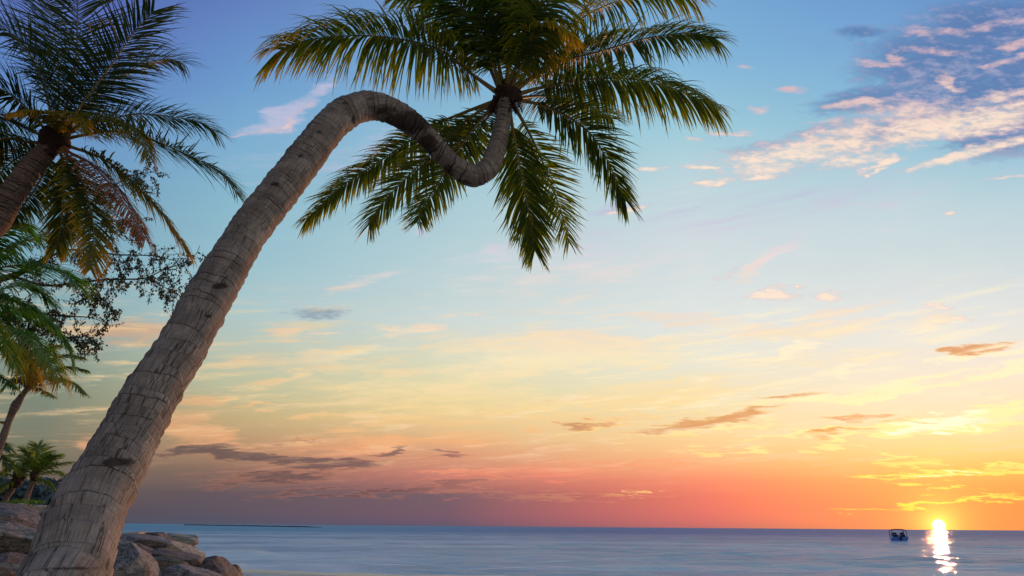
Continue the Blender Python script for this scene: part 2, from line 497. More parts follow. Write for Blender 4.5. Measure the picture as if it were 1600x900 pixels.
def bump(gg, bs, h, dist, strength=1.0):
    b = gg.N.new('ShaderNodeBump')
    b.inputs['Distance'].default_value = dist
    b.inputs['Strength'].default_value = strength
    gg.L.new(h, b.inputs['Height'])
    gg.L.new(b.outputs[0], bs.inputs['Normal'])
    return b


def plain(name, col, rough=0.6, metal=0.0, var=0.12, scale=6.0, bmp=0.002):
    mt, gg, bs, out = new_mat(name)
    tcn = gg.N.new('ShaderNodeTexCoord')
    n = gg.noise(tcn.outputs['Object'], scale, 5.0)
    c = gg.mix(n, tuple(x * (1 - 2 * var) for x in col), tuple(min(1, x * (1 + 2 * var)) for x in col))
    gg.L.new(c, bs.inputs['Base Color'])
    bs.inputs['Roughness'].default_value = rough
    bs.inputs['Metallic'].default_value = metal
    bump(gg, bs, n, bmp)
    return mt


# leaves ----------------------------------------------------------
def leaf_mat(name, stops, transl=0.38, tcol=(0.16, 0.20, 0.02)):
    mt, gg, bs, out = new_mat(name)
    a = gg.N.new('ShaderNodeAttribute'); a.attribute_name = 'dry'
    tcn = gg.N.new('ShaderNodeTexCoord')
    n = gg.noise(tcn.outputs['Object'], 9.0, 4.0)
    f = gg.math('ADD', a.outputs['Fac'], gg.math('MULTIPLY', gg.math('SUBTRACT', n, 0.5), 0.35), clamp=True)
    c = gg.ramp(f, stops)
    gg.L.new(c, bs.inputs['Base Color'])
    bs.inputs['Roughness'].default_value = 0.42
    bs.inputs['Specular IOR Level'].default_value = 0.35
    tr = gg.N.new('ShaderNodeBsdfTranslucent')
    tcx = gg.mix(1.0, c, (1.7, 1.7, 0.7), 'MULTIPLY')
    gg.L.new(tcx, tr.inputs['Color'])
    mx = gg.N.new('ShaderNodeMixShader')
    mx.inputs[0].default_value = transl
    gg.L.new(bs.outputs[0], mx.inputs[1]); gg.L.new(tr.outputs[0], mx.inputs[2])
    gg.L.new(mx.outputs[0], out.inputs[0])
    return mt


M_leaf = leaf_mat('palm_leaf', [(0.0, (0.032, 0.066, 0.016)), (0.2, (0.085, 0.145, 0.018)), (0.42, (0.22, 0.26, 0.02)), (0.62, (0.40, 0.32, 0.02)), (0.8, (0.34, 0.17, 0.035)), (1.0, (0.20, 0.11, 0.06))], 0.46)
M_leafg = leaf_mat('fresh_palm_leaf', [(0.0, (0.04, 0.13, 0.025)), (0.3, (0.09, 0.25, 0.025)), (0.5, (0.22, 0.28, 0.02)), (0.65, (0.44, 0.29, 0.02)), (0.8, (0.38, 0.19, 0.02)), (1.0, (0.30, 0.13, 0.03))])
M_leafdark = leaf_mat('dark_palm_leaf', [(0.0, (0.018, 0.042, 0.024)), (0.2, (0.045, 0.082, 0.022)), (0.42, (0.14, 0.150, 0.014)), (0.62, (0.42, 0.26, 0.014)), (0.8, (0.46, 0.20, 0.02)), (1.0, (0.30, 0.13, 0.05))], 0.42)  # darker blue-green leaf of the tall palm
M_dead = leaf_mat('dead_palm_leaf', [(0.0, (0.17, 0.078, 0.038)), (0.5, (0.29, 0.125, 0.062)), (1.0, (0.38, 0.20, 0.11))], 0.25)
M_young = leaf_mat('young_palm_leaf', [(0.0, (0.06, 0.14, 0.035)), (0.4, (0.17, 0.23, 0.04)), (0.8, (0.46, 0.40, 0.05)), (1.0, (0.4, 0.26, 0.05))], 0.5)
M_shrub = leaf_mat('small_leaf', [(0.0, (0.030, 0.048, 0.040)), (0.6, (0.05, 0.07, 0.05)), (1.0, (0.09, 0.09, 0.06))], 0.25)
M_grass = leaf_mat('grass_blade', [(0.0, (0.03, 0.11, 0.012)), (1.0, (0.09, 0.19, 0.02))], 0.35)
M_wood_far = leaf_mat('far_foliage', [(0.0, (0.045, 0.085, 0.13)), (1.0, (0.08, 0.13, 0.17))], 0.2)  # the blue of distance haze is put into the leaf colour
M_rib = plain('leaf_stalk', (0.22, 0.17, 0.045), 0.4, 0, 0.2, 12, 0.001)
M_ribdead = plain('dry_leaf_stalk', (0.30, 0.10, 0.05), 0.6, 0, 0.2, 12, 0.001)
M_twig = plain('twig_bark', (0.060, 0.045, 0.038), 0.8, 0, 0.25, 20, 0.003)


def bark_mat(name, c_light, c_mid, c_dark):
    mt, gg, bs, out = new_mat(name)
    uv = gg.N.new('ShaderNodeUVMap'); uv.uv_map = 'UVMap'
    P = uv.outputs[0]                                       # metres round the trunk / metres along it
    ring = gg.N.new('ShaderNodeAttribute'); ring.attribute_name = 'ring'
    blot = gg.N.new('ShaderNodeAttribute'); blot.attribute_name = 'blot'
    band = gg.N.new('ShaderNodeAttribute'); band.attribute_name = 'band'
    # shift the grain from one ring to the next so that cracks stop at the scars
    Pb = gg.vec('ADD', P, gg.comb(gg.math('MULTIPLY', band.outputs['Fac'], 0.10), 0.0, 0.0))
    fib = gg.noise(gg.vec('MULTIPLY', P, (95.0, 5.0, 1.0)), 1.0, 5.0, 0.6)
    fib2 = gg.noise(gg.vec('MULTIPLY', Pb, (13.0, 0.38, 1.0)), 1.0, 5.0, 0.52)
    fib3 = gg.noise(gg.vec('MULTIPLY', Pb, (30.0, 0.9, 1.0)), 1.0, 4.0, 0.52)
    big = gg.noise(gg.vec('MULTIPLY', P, (5.0, 3.0, 1.0)), 1.0, 5.0, 0.65)
    speck = gg.noise(gg.vec('MULTIPLY', P, (60.0, 60.0, 1.0)), 1.0, 4.0, 0.7)
    wr = gg.noise(gg.vec('MULTIPLY', P, (3.0, 55.0, 1.0)), 1.0, 4.0, 0.6)
    c = gg.mix(gg.rng(big, 0.34, 0.66, smooth=True), c_mid, c_light)
    c = gg.mix(gg.math('MULTIPLY', band.outputs['Fac'], 0.35), c, tuple(x * 0.62 for x in c_mid))
    c = gg.mix(gg.rng(fib, 0.36, 0.62, 0.6, 0.0), c, tuple(x * 0.6 for x in c_mid))
    c = gg.mix(gg.math('MULTIPLY', gg.rng(wr, 0.40, 0.52, 1.0, 0.0), gg.rng(gg.sep(P)[1], 2.8, 5.0, 0.16, 0.65)), c, tuple(x * 0.55 for x in c_mid))
    # long dark cracks that run along the trunk
    cr1 = gg.rng(gg.math('ABSOLUTE', gg.math('SUBTRACT', fib2, 0.5)), 0.001, 0.009, 1.0, 0.0, smooth=True)
    cr2 = gg.rng(gg.math('ABSOLUTE', gg.math('SUBTRACT', fib3, 0.52)), 0.002, 0.012, 0.7, 0.0, smooth=True)
    crm = gg.noise(gg.vec('MULTIPLY', P, (5.0, 2.6, 1.0)), 1.3, 3.0)
    crackm = gg.math('MAXIMUM', gg.math('MULTIPLY', cr1, gg.rng(crm, 0.36, 0.50)), gg.math('MULTIPLY', cr2, gg.rng(crm, 0.50, 0.42)))
    crackm = gg.math('MULTIPLY', crackm, gg.rng(gg.sep(P)[1], 3.2, 5.2, 1.0, 0.35))
    c = gg.mix(gg.math('MULTIPLY', crackm, 0.68), c, c_dark)
    c = gg.mix(gg.rng(speck, 0.60, 0.74, 0.0, 0.5), c, tuple(x * 1.25 for x in c_light))
    c = gg.mix(gg.rng(speck, 0.40, 0.28, 0.0, 0.6), c, c_dark)
    # ring scars
    rl = gg.rng(gg.math('ADD', ring.outputs['Fac'], gg.math('MULTIPLY', gg.math('SUBTRACT', speck, 0.5), 0.6)), 0.22, 0.65, 0.0, 0.95, smooth=True)
    c = gg.mix(rl, c, c_dark)
    # weathered black patches
    bl = gg.rng(gg.math('ADD', blot.outputs['Fac'], gg.math('MULTIPLY', gg.math('SUBTRACT', gg.noise(gg.vec('MULTIPLY', P, (14.0, 10.0, 1.0)), 1.0, 5.0, 0.7), 0.5), 1.6)), 0.35, 0.85, smooth=True)
    c = gg.mix(gg.math('MULTIPLY', bl, 0.85), c, (0.022, 0.014, 0.010))
    gg.L.new(c, bs.inputs['Base Color'])
    bs.inputs['Roughness'].default_value = 0.85
    bs.inputs['Specular IOR Level'].default_value = 0.25
    h = gg.math('ADD', gg.math('MULTIPLY', fib, 0.35), gg.math('MULTIPLY', speck, 0.25))
    h = gg.math('SUBTRACT', h, gg.math('MULTIPLY', crackm, 0.9))
    h = gg.math('SUBTRACT', h, gg.math('MULTIPLY', ring.outputs['Fac'], 0.9))
    bump(gg, bs, h, 0.016)
    return mt


M_bark = bark_mat('palm_bark', (0.425, 0.38, 0.335), (0.21, 0.182, 0.160), (0.022, 0.017, 0.014))
M_bark2 = bark_mat('dark_palm_bark', (0.31, 0.24, 0.21), (0.20, 0.15, 0.13), (0.02, 0.015, 0.012))  # darker brown bark of the palms along the left edge
M_sheath = plain('leaf_sheath_fibre', (0.036, 0.018, 0.012), 0.9, 0, 0.3, 30, 0.01)


def rock_mat(name, c1, c2, c3, moss=0.0):
    mt, gg, bs, out = new_mat(name)
    tcn = gg.N.new('ShaderNodeTexCoord')
    P = tcn.outputs['Object']
    n0 = gg.noise(P, 1.6, 6.0, 0.62, 0.6)
    n1 = gg.noise(gg.vec('MULTIPLY', P, (1.0, 1.0, 3.5)), 3.0, 7.0, 0.68, 1.2)
    n2 = gg.noise(P, 22.0, 5.0, 0.7)
    c = gg.mix(gg.rng(n0, 0.38, 0.62, smooth=True), c1, c2)
    c = gg.mix(gg.rng(n1, 0.42, 0.60, 0.0, 0.8, smooth=True), c, c3)
    vein = gg.rng(gg.math('ABSOLUTE', gg.math('SUBTRACT', n1, 0.47)), 0.0, 0.018, 1.0, 0.0, smooth=True)
    c = gg.mix(gg.math('MULTIPLY', vein, 0.45), c, tuple(min(x * 1.7, 0.6) for x in c2))
    ck = gg.rng(gg.math('ABSOLUTE', gg.math('SUBTRACT', gg.noise(P, 2.3, 5.0, 0.6, 1.5), 0.5)), 0.0, 0.014, 1.0, 0.0, smooth=True)
    c = gg.mix(gg.math('MULTIPLY', ck, 0.9), c, (0.02, 0.016, 0.015))
    c = gg.mix(gg.rng(n2, 0.35, 0.65, 0.25, 0.0), c, (0.03, 0.026, 0.025))
    if moss:
        c = gg.mix(gg.rng(n0, 0.46, 0.60, 0.0, moss, smooth=True), c, (0.035, 0.065, 0.02))
    gg.L.new(c, bs.inputs['Base Color'])
    bs.inputs['Roughness'].default_value = 0.78
    h = gg.math('ADD', gg.math('MULTIPLY', n1, 0.8), gg.math('MULTIPLY', n2, 0.2))
    h = gg.math('SUBTRACT', h, gg.math('MULTIPLY', ck, 0.25))
    bump(gg, bs, h, 0.10)
    return mt


RM = {
    'grey': rock_mat('grey_rock', (0.21, 0.205, 0.195), (0.36, 0.345, 0.32), (0.13, 0.125, 0.13)),
    'slate': rock_mat('slate_rock', (0.16, 0.15, 0.16), (0.30, 0.275, 0.285), (0.10, 0.09, 0.10)),
    'brown': rock_mat('brown_rock', (0.135, 0.105, 0.095), (0.235, 0.185, 0.16), (0.08, 0.055, 0.055)),
    'beige': rock_mat('beige_rock', (0.50, 0.42, 0.29), (0.62, 0.54, 0.40), (0.36, 0.28, 0.20)),
    'tan': rock_mat('tan_rock', (0.25, 0.19, 0.14), (0.34, 0.27, 0.20), (0.17, 0.12, 0.09)),
    'moss': rock_mat('mossy_rock', (0.15, 0.13, 0.10), (0.24, 0.22, 0.17), (0.10, 0.09, 0.07), 0.8),
    'pale': rock_mat('pale_green_rock', (0.24, 0.25, 0.20), (0.36, 0.36, 0.29), (0.15, 0.15, 0.13)),
}

# ------------------------------------------------------------------ ground sheet


def toe(y):
    """x of the foot of the rock bank; land rises to the left of it"""
    y = np.asarray(y, float)
    return -4.6 - np.clip(y - 12, 0, 18) * 0.34 - np.clip(y - 30, 0, None) * 0.60


def ground_z(x, y):
    x = np.asarray(x, float); y = np.asarray(y, float)
    wob = (fbm2(x * 0.12 + 7, y * 0.12, 3, 3) - 0.5) * 1.6
    shore = 40.6 - (x + 8.5) * 0.55 * (x < -8.5) - np.clip(x + 8.5, 0, 1e9) * 0.22 + wob * 0.6
    shore = np.maximum(shore, 20.0)
    z = np.where(y < shore, 0.95 * (1 - np.clip(y, -40, None) / shore), -(y - shore) * 0.035)
    z = np.clip(z, -3.0, 1.3)
    t = toe(y) - x + wob
    far = smoothstep(8, 40, y)
    bank = 1.30 * smoothstep(-1.3, 1.8, t) + (0.6 + 1.3 * far) * smoothstep(3, 14, t)
    zb = np.where(t > -1, np.maximum(z, -0.4) * 0.55 + bank, z)
    k = smoothstep(-1, 0.8, t)
    z = z * (1 - k) + zb * k
    near = np.exp(-(x ** 2 + y ** 2) / 90.0 ** 2)
    return z + (fbm2(x * 1.1, y * 1.1, 5, 4) - 0.5) * 0.10 * near


def warp(n, a, b, k):
    t = np.linspace(-1, 1, n)
    return np.sinh(t * k) / math.sinh(k) * (b - a) / 2 + (a + b) / 2


gx = warp(420, -22000, 22000, 8.6) - 8.0
gy = warp(420, -22000, 22000, 8.6) + 22.0
GX, GY = np.meshgrid(gx, gy)
GZ = ground_z(GX, GY)
mt, gg, bs, out = new_mat('beach_sand')
ge = gg.N.new('ShaderNodeNewGeometry')
P = ge.outputs['Position']
n0 = gg.noise(P, 0.5, 5.0); n1 = gg.noise(P, 14.0, 5.0, 0.7); n2 = gg.noise(P, 3.0, 4.0)
c = gg.mix(n0, (0.42, 0.37, 0.29), (0.56, 0.51, 0.42))
zc = gg.sep(P)[2]
wet = gg.rng(zc, 0.20, 0.03, smooth=True)
c = gg.mix(gg.rng(n1, 0.3, 0.7), gg.mix(1.0, c, (0.8, 0.8, 0.8), 'MULTIPLY'), c)
c = gg.mix(gg.math('MULTIPLY', wet, 0.35), c, (0.30, 0.27, 0.22))
soil = gg.rng(gg.math('ADD', zc, gg.math('MULTIPLY', n2, 0.4)), 1.25, 1.5)
c = gg.mix(soil, c, gg.mix(n1, (0.10, 0.08, 0.05), (0.20, 0.16, 0.11)))
gg.L.new(c, bs.inputs['Base Color'])
gg.L.new(gg.rng(wet, 0, 1, 0.9, 0.3), bs.inputs['Roughness'])
bump(gg, bs, gg.math('ADD', n1, n2), 0.02)
M_sand = mt
ground = mk('ground', np.stack([GX, GY, GZ], -1), grid_faces(420, 420), M_sand, smooth=True)
tag(ground, kind='structure')

# ------------------------------------------------------------------ sea
NR, NA = 820, 620
rr = np.concatenate([np.geomspace(14.0, 21000.0, NR)])
aa = np.radians(np.linspace(-100, 88, NA))
RR, AA = np.meshgrid(rr, aa, indexing='ij')
WX = RR * np.sin(AA); WY = RR * np.cos(AA)
WZ = np.zeros_like(WX)
for i in range(46):
    lam = 1.6 * (14.0 / 1.6) ** (i / 45.0) * rng.uniform(0.9, 1.1)
    th = math.radians(-100 + rng.normal(0, 34))
    kx, ky = 2 * PI / lam * math.cos(th), 2 * PI / lam * math.sin(th)
    dr = RR * math.log(21000 / 14.0) / NR
    fade = smoothstep(0.5, 0.22, dr / lam)
    amp = 0.0022 * lam ** 1.0
    WZ += amp * fade * np.sin(kx * WX + ky * WY + rng.uniform(0, 6.28))
patch = 0.5 + 1.1 * fbm2(WX * 0.02, WY * 0.035, 21, 3)
WZ *= patch
# a last little breaker running up the sand
gzw = ground_z(WX, WY)
brk = np.exp(-((gzw + 0.10) / 0.07) ** 2) * smoothstep(-2, -11, WX) * (0.55 + 0.9 * fbm2(WX * 0.7, WY * 0.7, 9, 3))
WZ += 0.16 * brk
WZ -= 0.02
mt, gg, bs, out = new_mat('sea_water')
ge = gg.N.new('ShaderNodeNewGeometry')
P = ge.outputs['Position']
px_, py_, pz_ = gg.sep(P)
dist = gg.vec('LENGTH', P)
Pw = gg.vec('MULTIPLY', P, (0.8, 2.8, 1.0))
rip = gg.noise(Pw, 1.7, 4.0, 0.6, 0.3)
rip2 = gg.noise(Pw, 0.42, 4.0, 0.6, 0.4)
rip3 = gg.noise(gg.vec('MULTIPLY', P, (0.6, 2.0, 1.0)), 0.085, 4.0, 0.6)
sw = gg.noise(gg.vec('MULTIPLY', P, (0.35, 1.6, 1.0)), 0.028, 4.0, 0.6)
deep = gg.rng(dist, 60, 900, smooth=True)
shal = gg.rng(dist, 110, 36, smooth=True)
c = gg.mix(deep, (0.15, 0.33, 0.50), (0.015, 0.12, 0.36))
c = gg.mix(gg.math('MULTIPLY', shal, 0.7), c, (0.36, 0.45, 0.50))
c = gg.mix(gg.rng(sw, 0.40, 0.62, 0.0, 0.35), c, (0.012, 0.06, 0.12))
foamn = gg.noise(gg.vec('MULTIPLY', P, (1.0, 1.0, 1.0)), 4.5, 5.0, 0.7, 0.8)
fa = gg.N.new('ShaderNodeAttribute'); fa.attribute_name = 'foam'
fm = gg.rng(gg.math('ADD', fa.outputs['Fac'], gg.math('MULTIPLY', gg.math('SUBTRACT', foamn, 0.5), 1.6)), 0.55, 0.85, smooth=True)
c = gg.mix(gg.math('MULTIPLY', fm, 0.9), c, (0.72, 0.74, 0.74))
gg.L.new(c, bs.inputs['Base Color'])
ro = gg.rng(dist, 40, 700, 0.05, 0.15)
ro = gg.math('ADD', ro, gg.math('MULTIPLY', fm, 0.4))
gg.L.new(ro, bs.inputs['Roughness'])
bs.inputs['IOR'].default_value = 1.33
bs.inputs['Specular IOR Level'].default_value = 0.22
b1 = gg.N.new('ShaderNodeBump'); b1.inputs['Distance'].default_value = 0.09
gg.L.new(rip, b1.inputs['Height'])
b2 = gg.N.new('ShaderNodeBump'); b2.inputs['Distance'].default_value = 0.24
gg.L.new(rip2, b2.inputs['Height']); gg.L.new(b1.outputs[0], b2.inputs['Normal'])
b3 = gg.N.new('ShaderNodeBump'); b3.inputs['Distance'].default_value = 1.0
gg.L.new(rip3, b3.inputs['Height']); gg.L.new(b2.outputs[0], b3.inputs['Normal'])
gg.L.new(b3.outputs[0], bs.inputs['Normal'])
# the water's own blue, with reflected pale sky put into the colour
body = gg.N.new('ShaderNodeBsdfDiffuse')
bfar = gg.mix(gg.rng(gg.math('DIVIDE', px_, dist), -0.35, 0.15, smooth=True), (0.17, 0.50, 0.66), (0.05, 0.30, 0.58))
bc = gg.mix(gg.rng(dist, 40, 380, smooth=True), (0.70, 0.86, 0.88), bfar)
bc = gg.mix(gg.rng(sw, 0.42, 0.60, 0.0, 0.45), bc, (0.08, 0.26, 0.44))
bc = gg.mix(gg.math('MULTIPLY', fm, 0.9), bc, (0.80, 0.82, 0.82))
gg.L.new(bc, body.inputs['Color'])
gg.L.new(b3.outputs[0], body.inputs['Normal'])
mxw = gg.N.new('ShaderNodeMixShader')
gg.L.new(gg.rng(dist, 40, 500, 0.74, 0.80), mxw.inputs[0])
gg.L.new(bs.outputs[0], mxw.inputs[1]); gg.L.new(body.outputs[0], mxw.inputs[2])
gg.L.new(mxw.outputs[0], out.inputs[0])
M_sea = mt
foam = np.clip(brk * 1.5, 0, 1) + 0.9 * np.exp(-((gzw + 0.03) / 0.025) ** 2) * smoothstep(0, -8, WX)
sea = mk('sea', np.stack([WX, WY, WZ], -1), grid_faces(NR, NA), M_sea, smooth=True, attrs={'foam': foam})
tag(sea, kind='structure')

# ------------------------------------------------------------------ curves and tubes


def catmull(P, n):
    P = np.asarray(P, float)
    A = np.vstack([2 * P[0] - P[1], P, 2 * P[-1] - P[-2]])
    d = np.concatenate([[0], np.cumsum(np.linalg.norm(np.diff(P[:, :3], axis=0), axis=1))])
    s = np.linspace(0, d[-1], n)
    i = np.clip(np.searchsorted(d, s, side='right') - 1, 0, len(P) - 2)
    t = ((s - d[i]) / (d[i + 1] - d[i]))[:, None]
    p0, p1, p2, p3 = A[i], A[i + 1], A[i + 2], A[i + 3]
    return 0.5 * ((2 * p1) + (-p0 + p2) * t + (2 * p0 - 5 * p1 + 4 * p2 - p3) * t * t + (-p0 + 3 * p1 - 3 * p2 + p3) * t ** 3), d[-1]


def unit(a):
    return a / np.maximum(np.linalg.norm(a, axis=-1, keepdims=True), 1e-9)


def frames(C):
    Tn = unit(np.gradient(C, axis=0))
    n = np.cross(Tn[0], [0, 1, 0.2]); n = n / np.linalg.norm(n)
    Ns = [n]
    for i in range(1, len(C)):
        n = Ns[-1] - Tn[i] * np.dot(Ns[-1], Tn[i])
        Ns.append(n / np.linalg.norm(n))
    Ns = np.array(Ns)
    return Tn, Ns, np.cross(Tn, Ns)


def tube(C, R, nu=8, disp=None):
    Tn, Nn, Bn = frames(C)
    th = np.linspace(0, 2 * PI, nu, endpoint=False)
    R = np.asarray(R)[:, None] * np.ones(nu)[None, :]
    if disp is not None:
        R = R + disp
    V = C[:, None, :] + R[..., None] * (np.cos(th)[None, :, None] * Nn[:, None, :] + np.sin(th)[None, :, None] * Bn[:, None, :])
    return V


def simple_tube(name, C, R, mat, parent, base, nu=7):
    V = tube(C, R, nu)
    nv = len(C)
    vs = np.vstack([V.reshape(-1, 3), C[0], C[-1]])
    fs = grid_faces(nv, nu, True).tolist()
    for k in range(nu):
        fs.append([nv * nu, (k + 1) % nu, k])
        fs.append([nv * nu + 1, (nv - 1) * nu + k, (nv - 1) * nu + (k + 1) % nu])
    return mk(name, vs, fs, mat, parent, base, smooth=True)


def palm_trunk(parent, base, pts, mat, nu=40, nv=300, gap=(0.20, 0.06), seed=1, blots=(), saw=0.012, lump=0.03):
    """pts: (px, py, depth, width in px)"""
    P = []
    for (px, py, d, w) in pts:
        p = at(px, py, d)
        P.append([*p, w / F * np.linalg.norm(p - CAM) * 0.5 * 0.925])
    C4, L = catmull(P, nv)
    C = C4[:, :3]; R = C4[:, 3]
    v = np.linspace(0, L, nv)
    th = np.linspace(0, 2 * PI, nu, endpoint=False)
    TH, VV = np.meshgrid(th, v)
    un = TH / (2 * PI)
    r_ = random.Random(seed)
    rings = []
    s = 0.02
    band = np.zeros_like(TH)
    while s < L:
        f = s / L
        rings.append((s, r_.uniform(0.35, 1.0), r_.uniform(0, 6.28), r_.uniform(0.0, 0.35), r_.random()))
        s += (gap[0] * (1 - f) + gap[1] * f) * r_.uniform(0.55, 1.5)
    rsc = R[:, None] / max(R)
    disp = (fbm2(un * 5, VV * 2.2, seed, 4, 5) - 0.5) * lump * 1.6 * rsc
    disp = disp + (fbm2(un * 26, VV * 3.0, seed + 5, 3, 26) - 0.5) * 0.012 * rsc
    ring = np.zeros_like(TH)
    near = np.full_like(TH, 9.9)
    wobv = (fbm2(un * 7, VV * 1.0, seed + 9, 3, 7) - 0.5) * 0.07
    for (s, k, ph, tilt, bt) in rings:
        f = s / L
        gl = (gap[0] * (1 - f) + gap[1] * f)
        dd = VV + wobv - (s + tilt * 0.10 * np.sin(TH + ph))
        # a ledge below the scar that steps back in above it
        disp += saw * k * rsc ** 1.9 * np.exp(-np.clip(-dd, 0, None) / (gl * 0.45)) * (dd < 0)
        disp -= saw * 0.6 * k * rsc ** 1.9 * np.exp(-np.clip(dd, 0, None) / (gl * 0.30)) * (dd >= 0)
        band = np.where(dd > 0, bt, band)
        line = np.exp(-(dd / (0.004 + 0.010 * rsc)) ** 2) * k * (0.45 + 0.75 * fbm2(un * 9, VV * 0.7 + s, seed + 3, 2, 9))
        ring = np.maximum(ring, line)
    blot = np.zeros_like(TH)
    V = tube(C, R, nu, disp)
    for (bx, by, rad, amt) in blots:          # weathered patches given by the pixel they are seen at
        # distance of every surface point's line of sight from that pixel
        q = V - CAM
        cx = 800 + F * (q @ RT) / (q @ fw); cy = 450 - F * (q @ UP) / (q @ fw)
        rx, ry = rad if isinstance(rad, tuple) else (rad, rad)
        blot = np.maximum(blot, amt * np.exp(-(((cx - bx) / rx) ** 2 + ((cy - by) / ry) ** 2)))
    fc = grid_faces(nv, nu, True)
    circ = 2 * PI * R[:, None]
    # uv per loop so that the seam does not smear
    r_i = np.arange(nv - 1)[:, None] * np.ones(nu, int)[None, :]
    c_i = np.arange(nu)[None, :] * np.ones(nv - 1, int)[:, None]
    Rm = float(np.mean(R)) * 2 * PI
    uvl = np.stack([np.stack([c_i, c_i + 1, c_i + 1, c_i], -1) / nu * Rm, np.stack([v[r_i], v[r_i], v[r_i + 1], v[r_i + 1]], -1)], -1).reshape(-1, 2)
    o = mk('trunk', V.reshape(-1, 3), fc, mat, parent, base, {'ring': np.clip(ring, 0, 1), 'blot': blot, 'band': band}, True, uvl)
    return o, C, R


def frond(parent, base, pts, d0, d1, leaf=0.65, n=85, width=0.036, dry=0.2, droop=0.9, mat=None, rib=0.020, start=0.16, lift=10, ribmat=None,
          tipdry=0.25, seed=0, sparse=0.0, dmid=None, twist=0.0, ang0=74, ang1=30, endlen=0.58, label=None, segs=5, fold=0.25):
    """a pinnate leaf: midrib through the given pixels (depth d0 at the crown, d1 at the tip), a strip mesh per leaflet"""
    q = np.random.default_rng(seed + 101)
    n = int(n * 1.46)
    leaf = leaf * 1.22
    width = width * 0.74
    tipdry = tipdry * 0.72
    k = len(pts)
    if dmid is None:
        ds = np.linspace(d0, d1, k)
    else:
        ds = np.interp(np.linspace(0, 1, k), [0, 0.5, 1], [d0, dmid, d1])
    P = [at(px, py, d) for (px, py), d in zip(pts, ds)]
    C, L = catmull(P, 90)
    Tn = unit(np.gradient(C, axis=0))
    hd = C[-1] - C[0]
    hd = np.array([hd[0], hd[1], 0.0])
    hd = hd / max(np.linalg.norm(hd), 1e-6)
    lat = np.cross(hd, [0, 0, 1.0])
    lat = unit(lat[None, :] - Tn * (Tn @ lat)[:, None])
    if twist:
        nn = np.cross(lat, Tn)
        lat = lat * math.cos(math.radians(twist)) + nn * math.sin(math.radians(twist))
    nrm = np.cross(lat, Tn)
    s = np.linspace(0, 1, 90)
    Vs = []; Fs = []; Ds = []
    vc = 0
    for side in (-1, 1):
        t = np.linspace(start, 0.995, n) + q.normal(0, 0.25 / n, n)
        t = np.clip(t, start * 0.8, 1.0)
        keep = q.random(n) > sparse
        t = t[keep]
        m_ = len(t)
        u = np.clip((t - start) / (1 - start), 0, 1)
        B = np.stack([np.interp(t, s, C[:, i]) for i in range(3)], -1)
        TT = unit(np.stack([np.interp(t, s, Tn[:, i]) for i in range(3)], -1))
        LL = unit(np.stack([np.interp(t, s, lat[:, i]) for i in range(3)], -1)) * side
        NN = unit(np.stack([np.interp(t, s, nrm[:, i]) for i in range(3)], -1))
        clump = np.repeat(q.normal(0, 1, m_ // 4 + 1), 4)[:m_]
        a = np.radians(ang0 + (ang1 - ang0) * u ** 1.3 + q.normal(0, 3.0, m_) + clump * 1.8)
        ph = np.radians(lift + q.normal(0, 6, m_) + clump * 3)
        d = TT * np.cos(a)[:, None] + (LL * np.cos(ph)[:, None] + NN * np.sin(ph)[:, None]) * np.sin(a)[:, None]
        prof = np.minimum(1.0, 0.45 + 2.6 * u) * (1 - (1 - endlen) * np.clip((u - 0.35) / 0.65, 0, 1) ** 1.5)
        ln = leaf * prof * (1 + q.normal(0, 0.10, m_)) * np.where(q.random(m_) < 0.06, q.uniform(0.4, 0.8, m_), 1.0)
        dr = droop * (1 + q.normal(0, 0.18, m_) + clump * 0.08)
        wdt = width * (0.55 + 0.45 * prof) * (1 + q.normal(0, 0.1, m_))
        ss = np.linspace(0, 1, segs + 1)
        pos = B - LL * 0.012
        curl = q.normal(0, .16, (m_, 3)) + np.repeat(q.normal(0, .10, (m_ // 5 + 1, 3)), 5, axis=0)[:m_]
        cen = [pos.copy()]; dirs = []
        for i in range(segs):
            sm = (ss[i] + ss[i + 1]) / 2
            dd = d + np.array([0, 0, -1.0]) * (dr * sm ** 1.25)[:, None] + curl * sm ** 1.5
            dd = unit(dd)
            dirs.append(dd)
            pos = pos + dd * (ln / segs)[:, None]
            cen.append(pos.copy())
        dirs.append(dirs[-1])
        wp = np.interp(ss, [0, 0.12, 0.35, 0.75, 1.0], [0.30, 0.85, 1.0, 0.62, 0.05])
        rows = []
        drr = []
        rnd = q.normal(0, 0.06, m_)
        for i in range(segs + 1):
            di = dirs[i]
            wv = unit(TT - di * np.sum(TT * di, -1, keepdims=True))
            nb = np.cross(di, wv)
            hw = (wdt * wp[i] * 0.5)[:, None]
            rows.append(np.stack([cen[i] - wv * hw, cen[i] + nb * hw * fold * 2, cen[i] + wv * hw], 1))
            dv = dry + rnd + tipdry * (u ** 2) * 0.7 + tipdry * ss[i] ** 2 * 0.8
            drr.append(np.repeat(dv[:, None], 3, 1))
        Vt = np.stack(rows, 1)                     # leaflet, row, 3, xyz
        Dt = np.stack(drr, 1)
        nr = segs + 1
        idx = np.arange(m_)[:, None] * (nr * 3)
        quad = []
        for i in range(segs):
            for j in (0, 1):
                quad.append([i * 3 + j, i * 3 + j + 1, (i + 1) * 3 + j + 1, (i + 1) * 3 + j])
        quad = np.array(quad)
        fc = (idx[:, :, None] + quad[None]).reshape(-1, 4) + vc
        Vs.append(Vt.reshape(-1, 3)); Ds.append(Dt.ravel()); Fs.append(fc)
        vc += m_ * nr * 3
    # the leaflets join along a thin strip inside the midrib
    cs = C[12:]; m2 = len(cs)
    strip = np.stack([cs - lat[12:] * .004, cs + lat[12:] * .004], 1).reshape(-1, 3)
    Vs.append(strip); Ds.append(np.full(m2 * 2, dry + .2)); Fs.append(grid_faces(m2, 2) + vc)
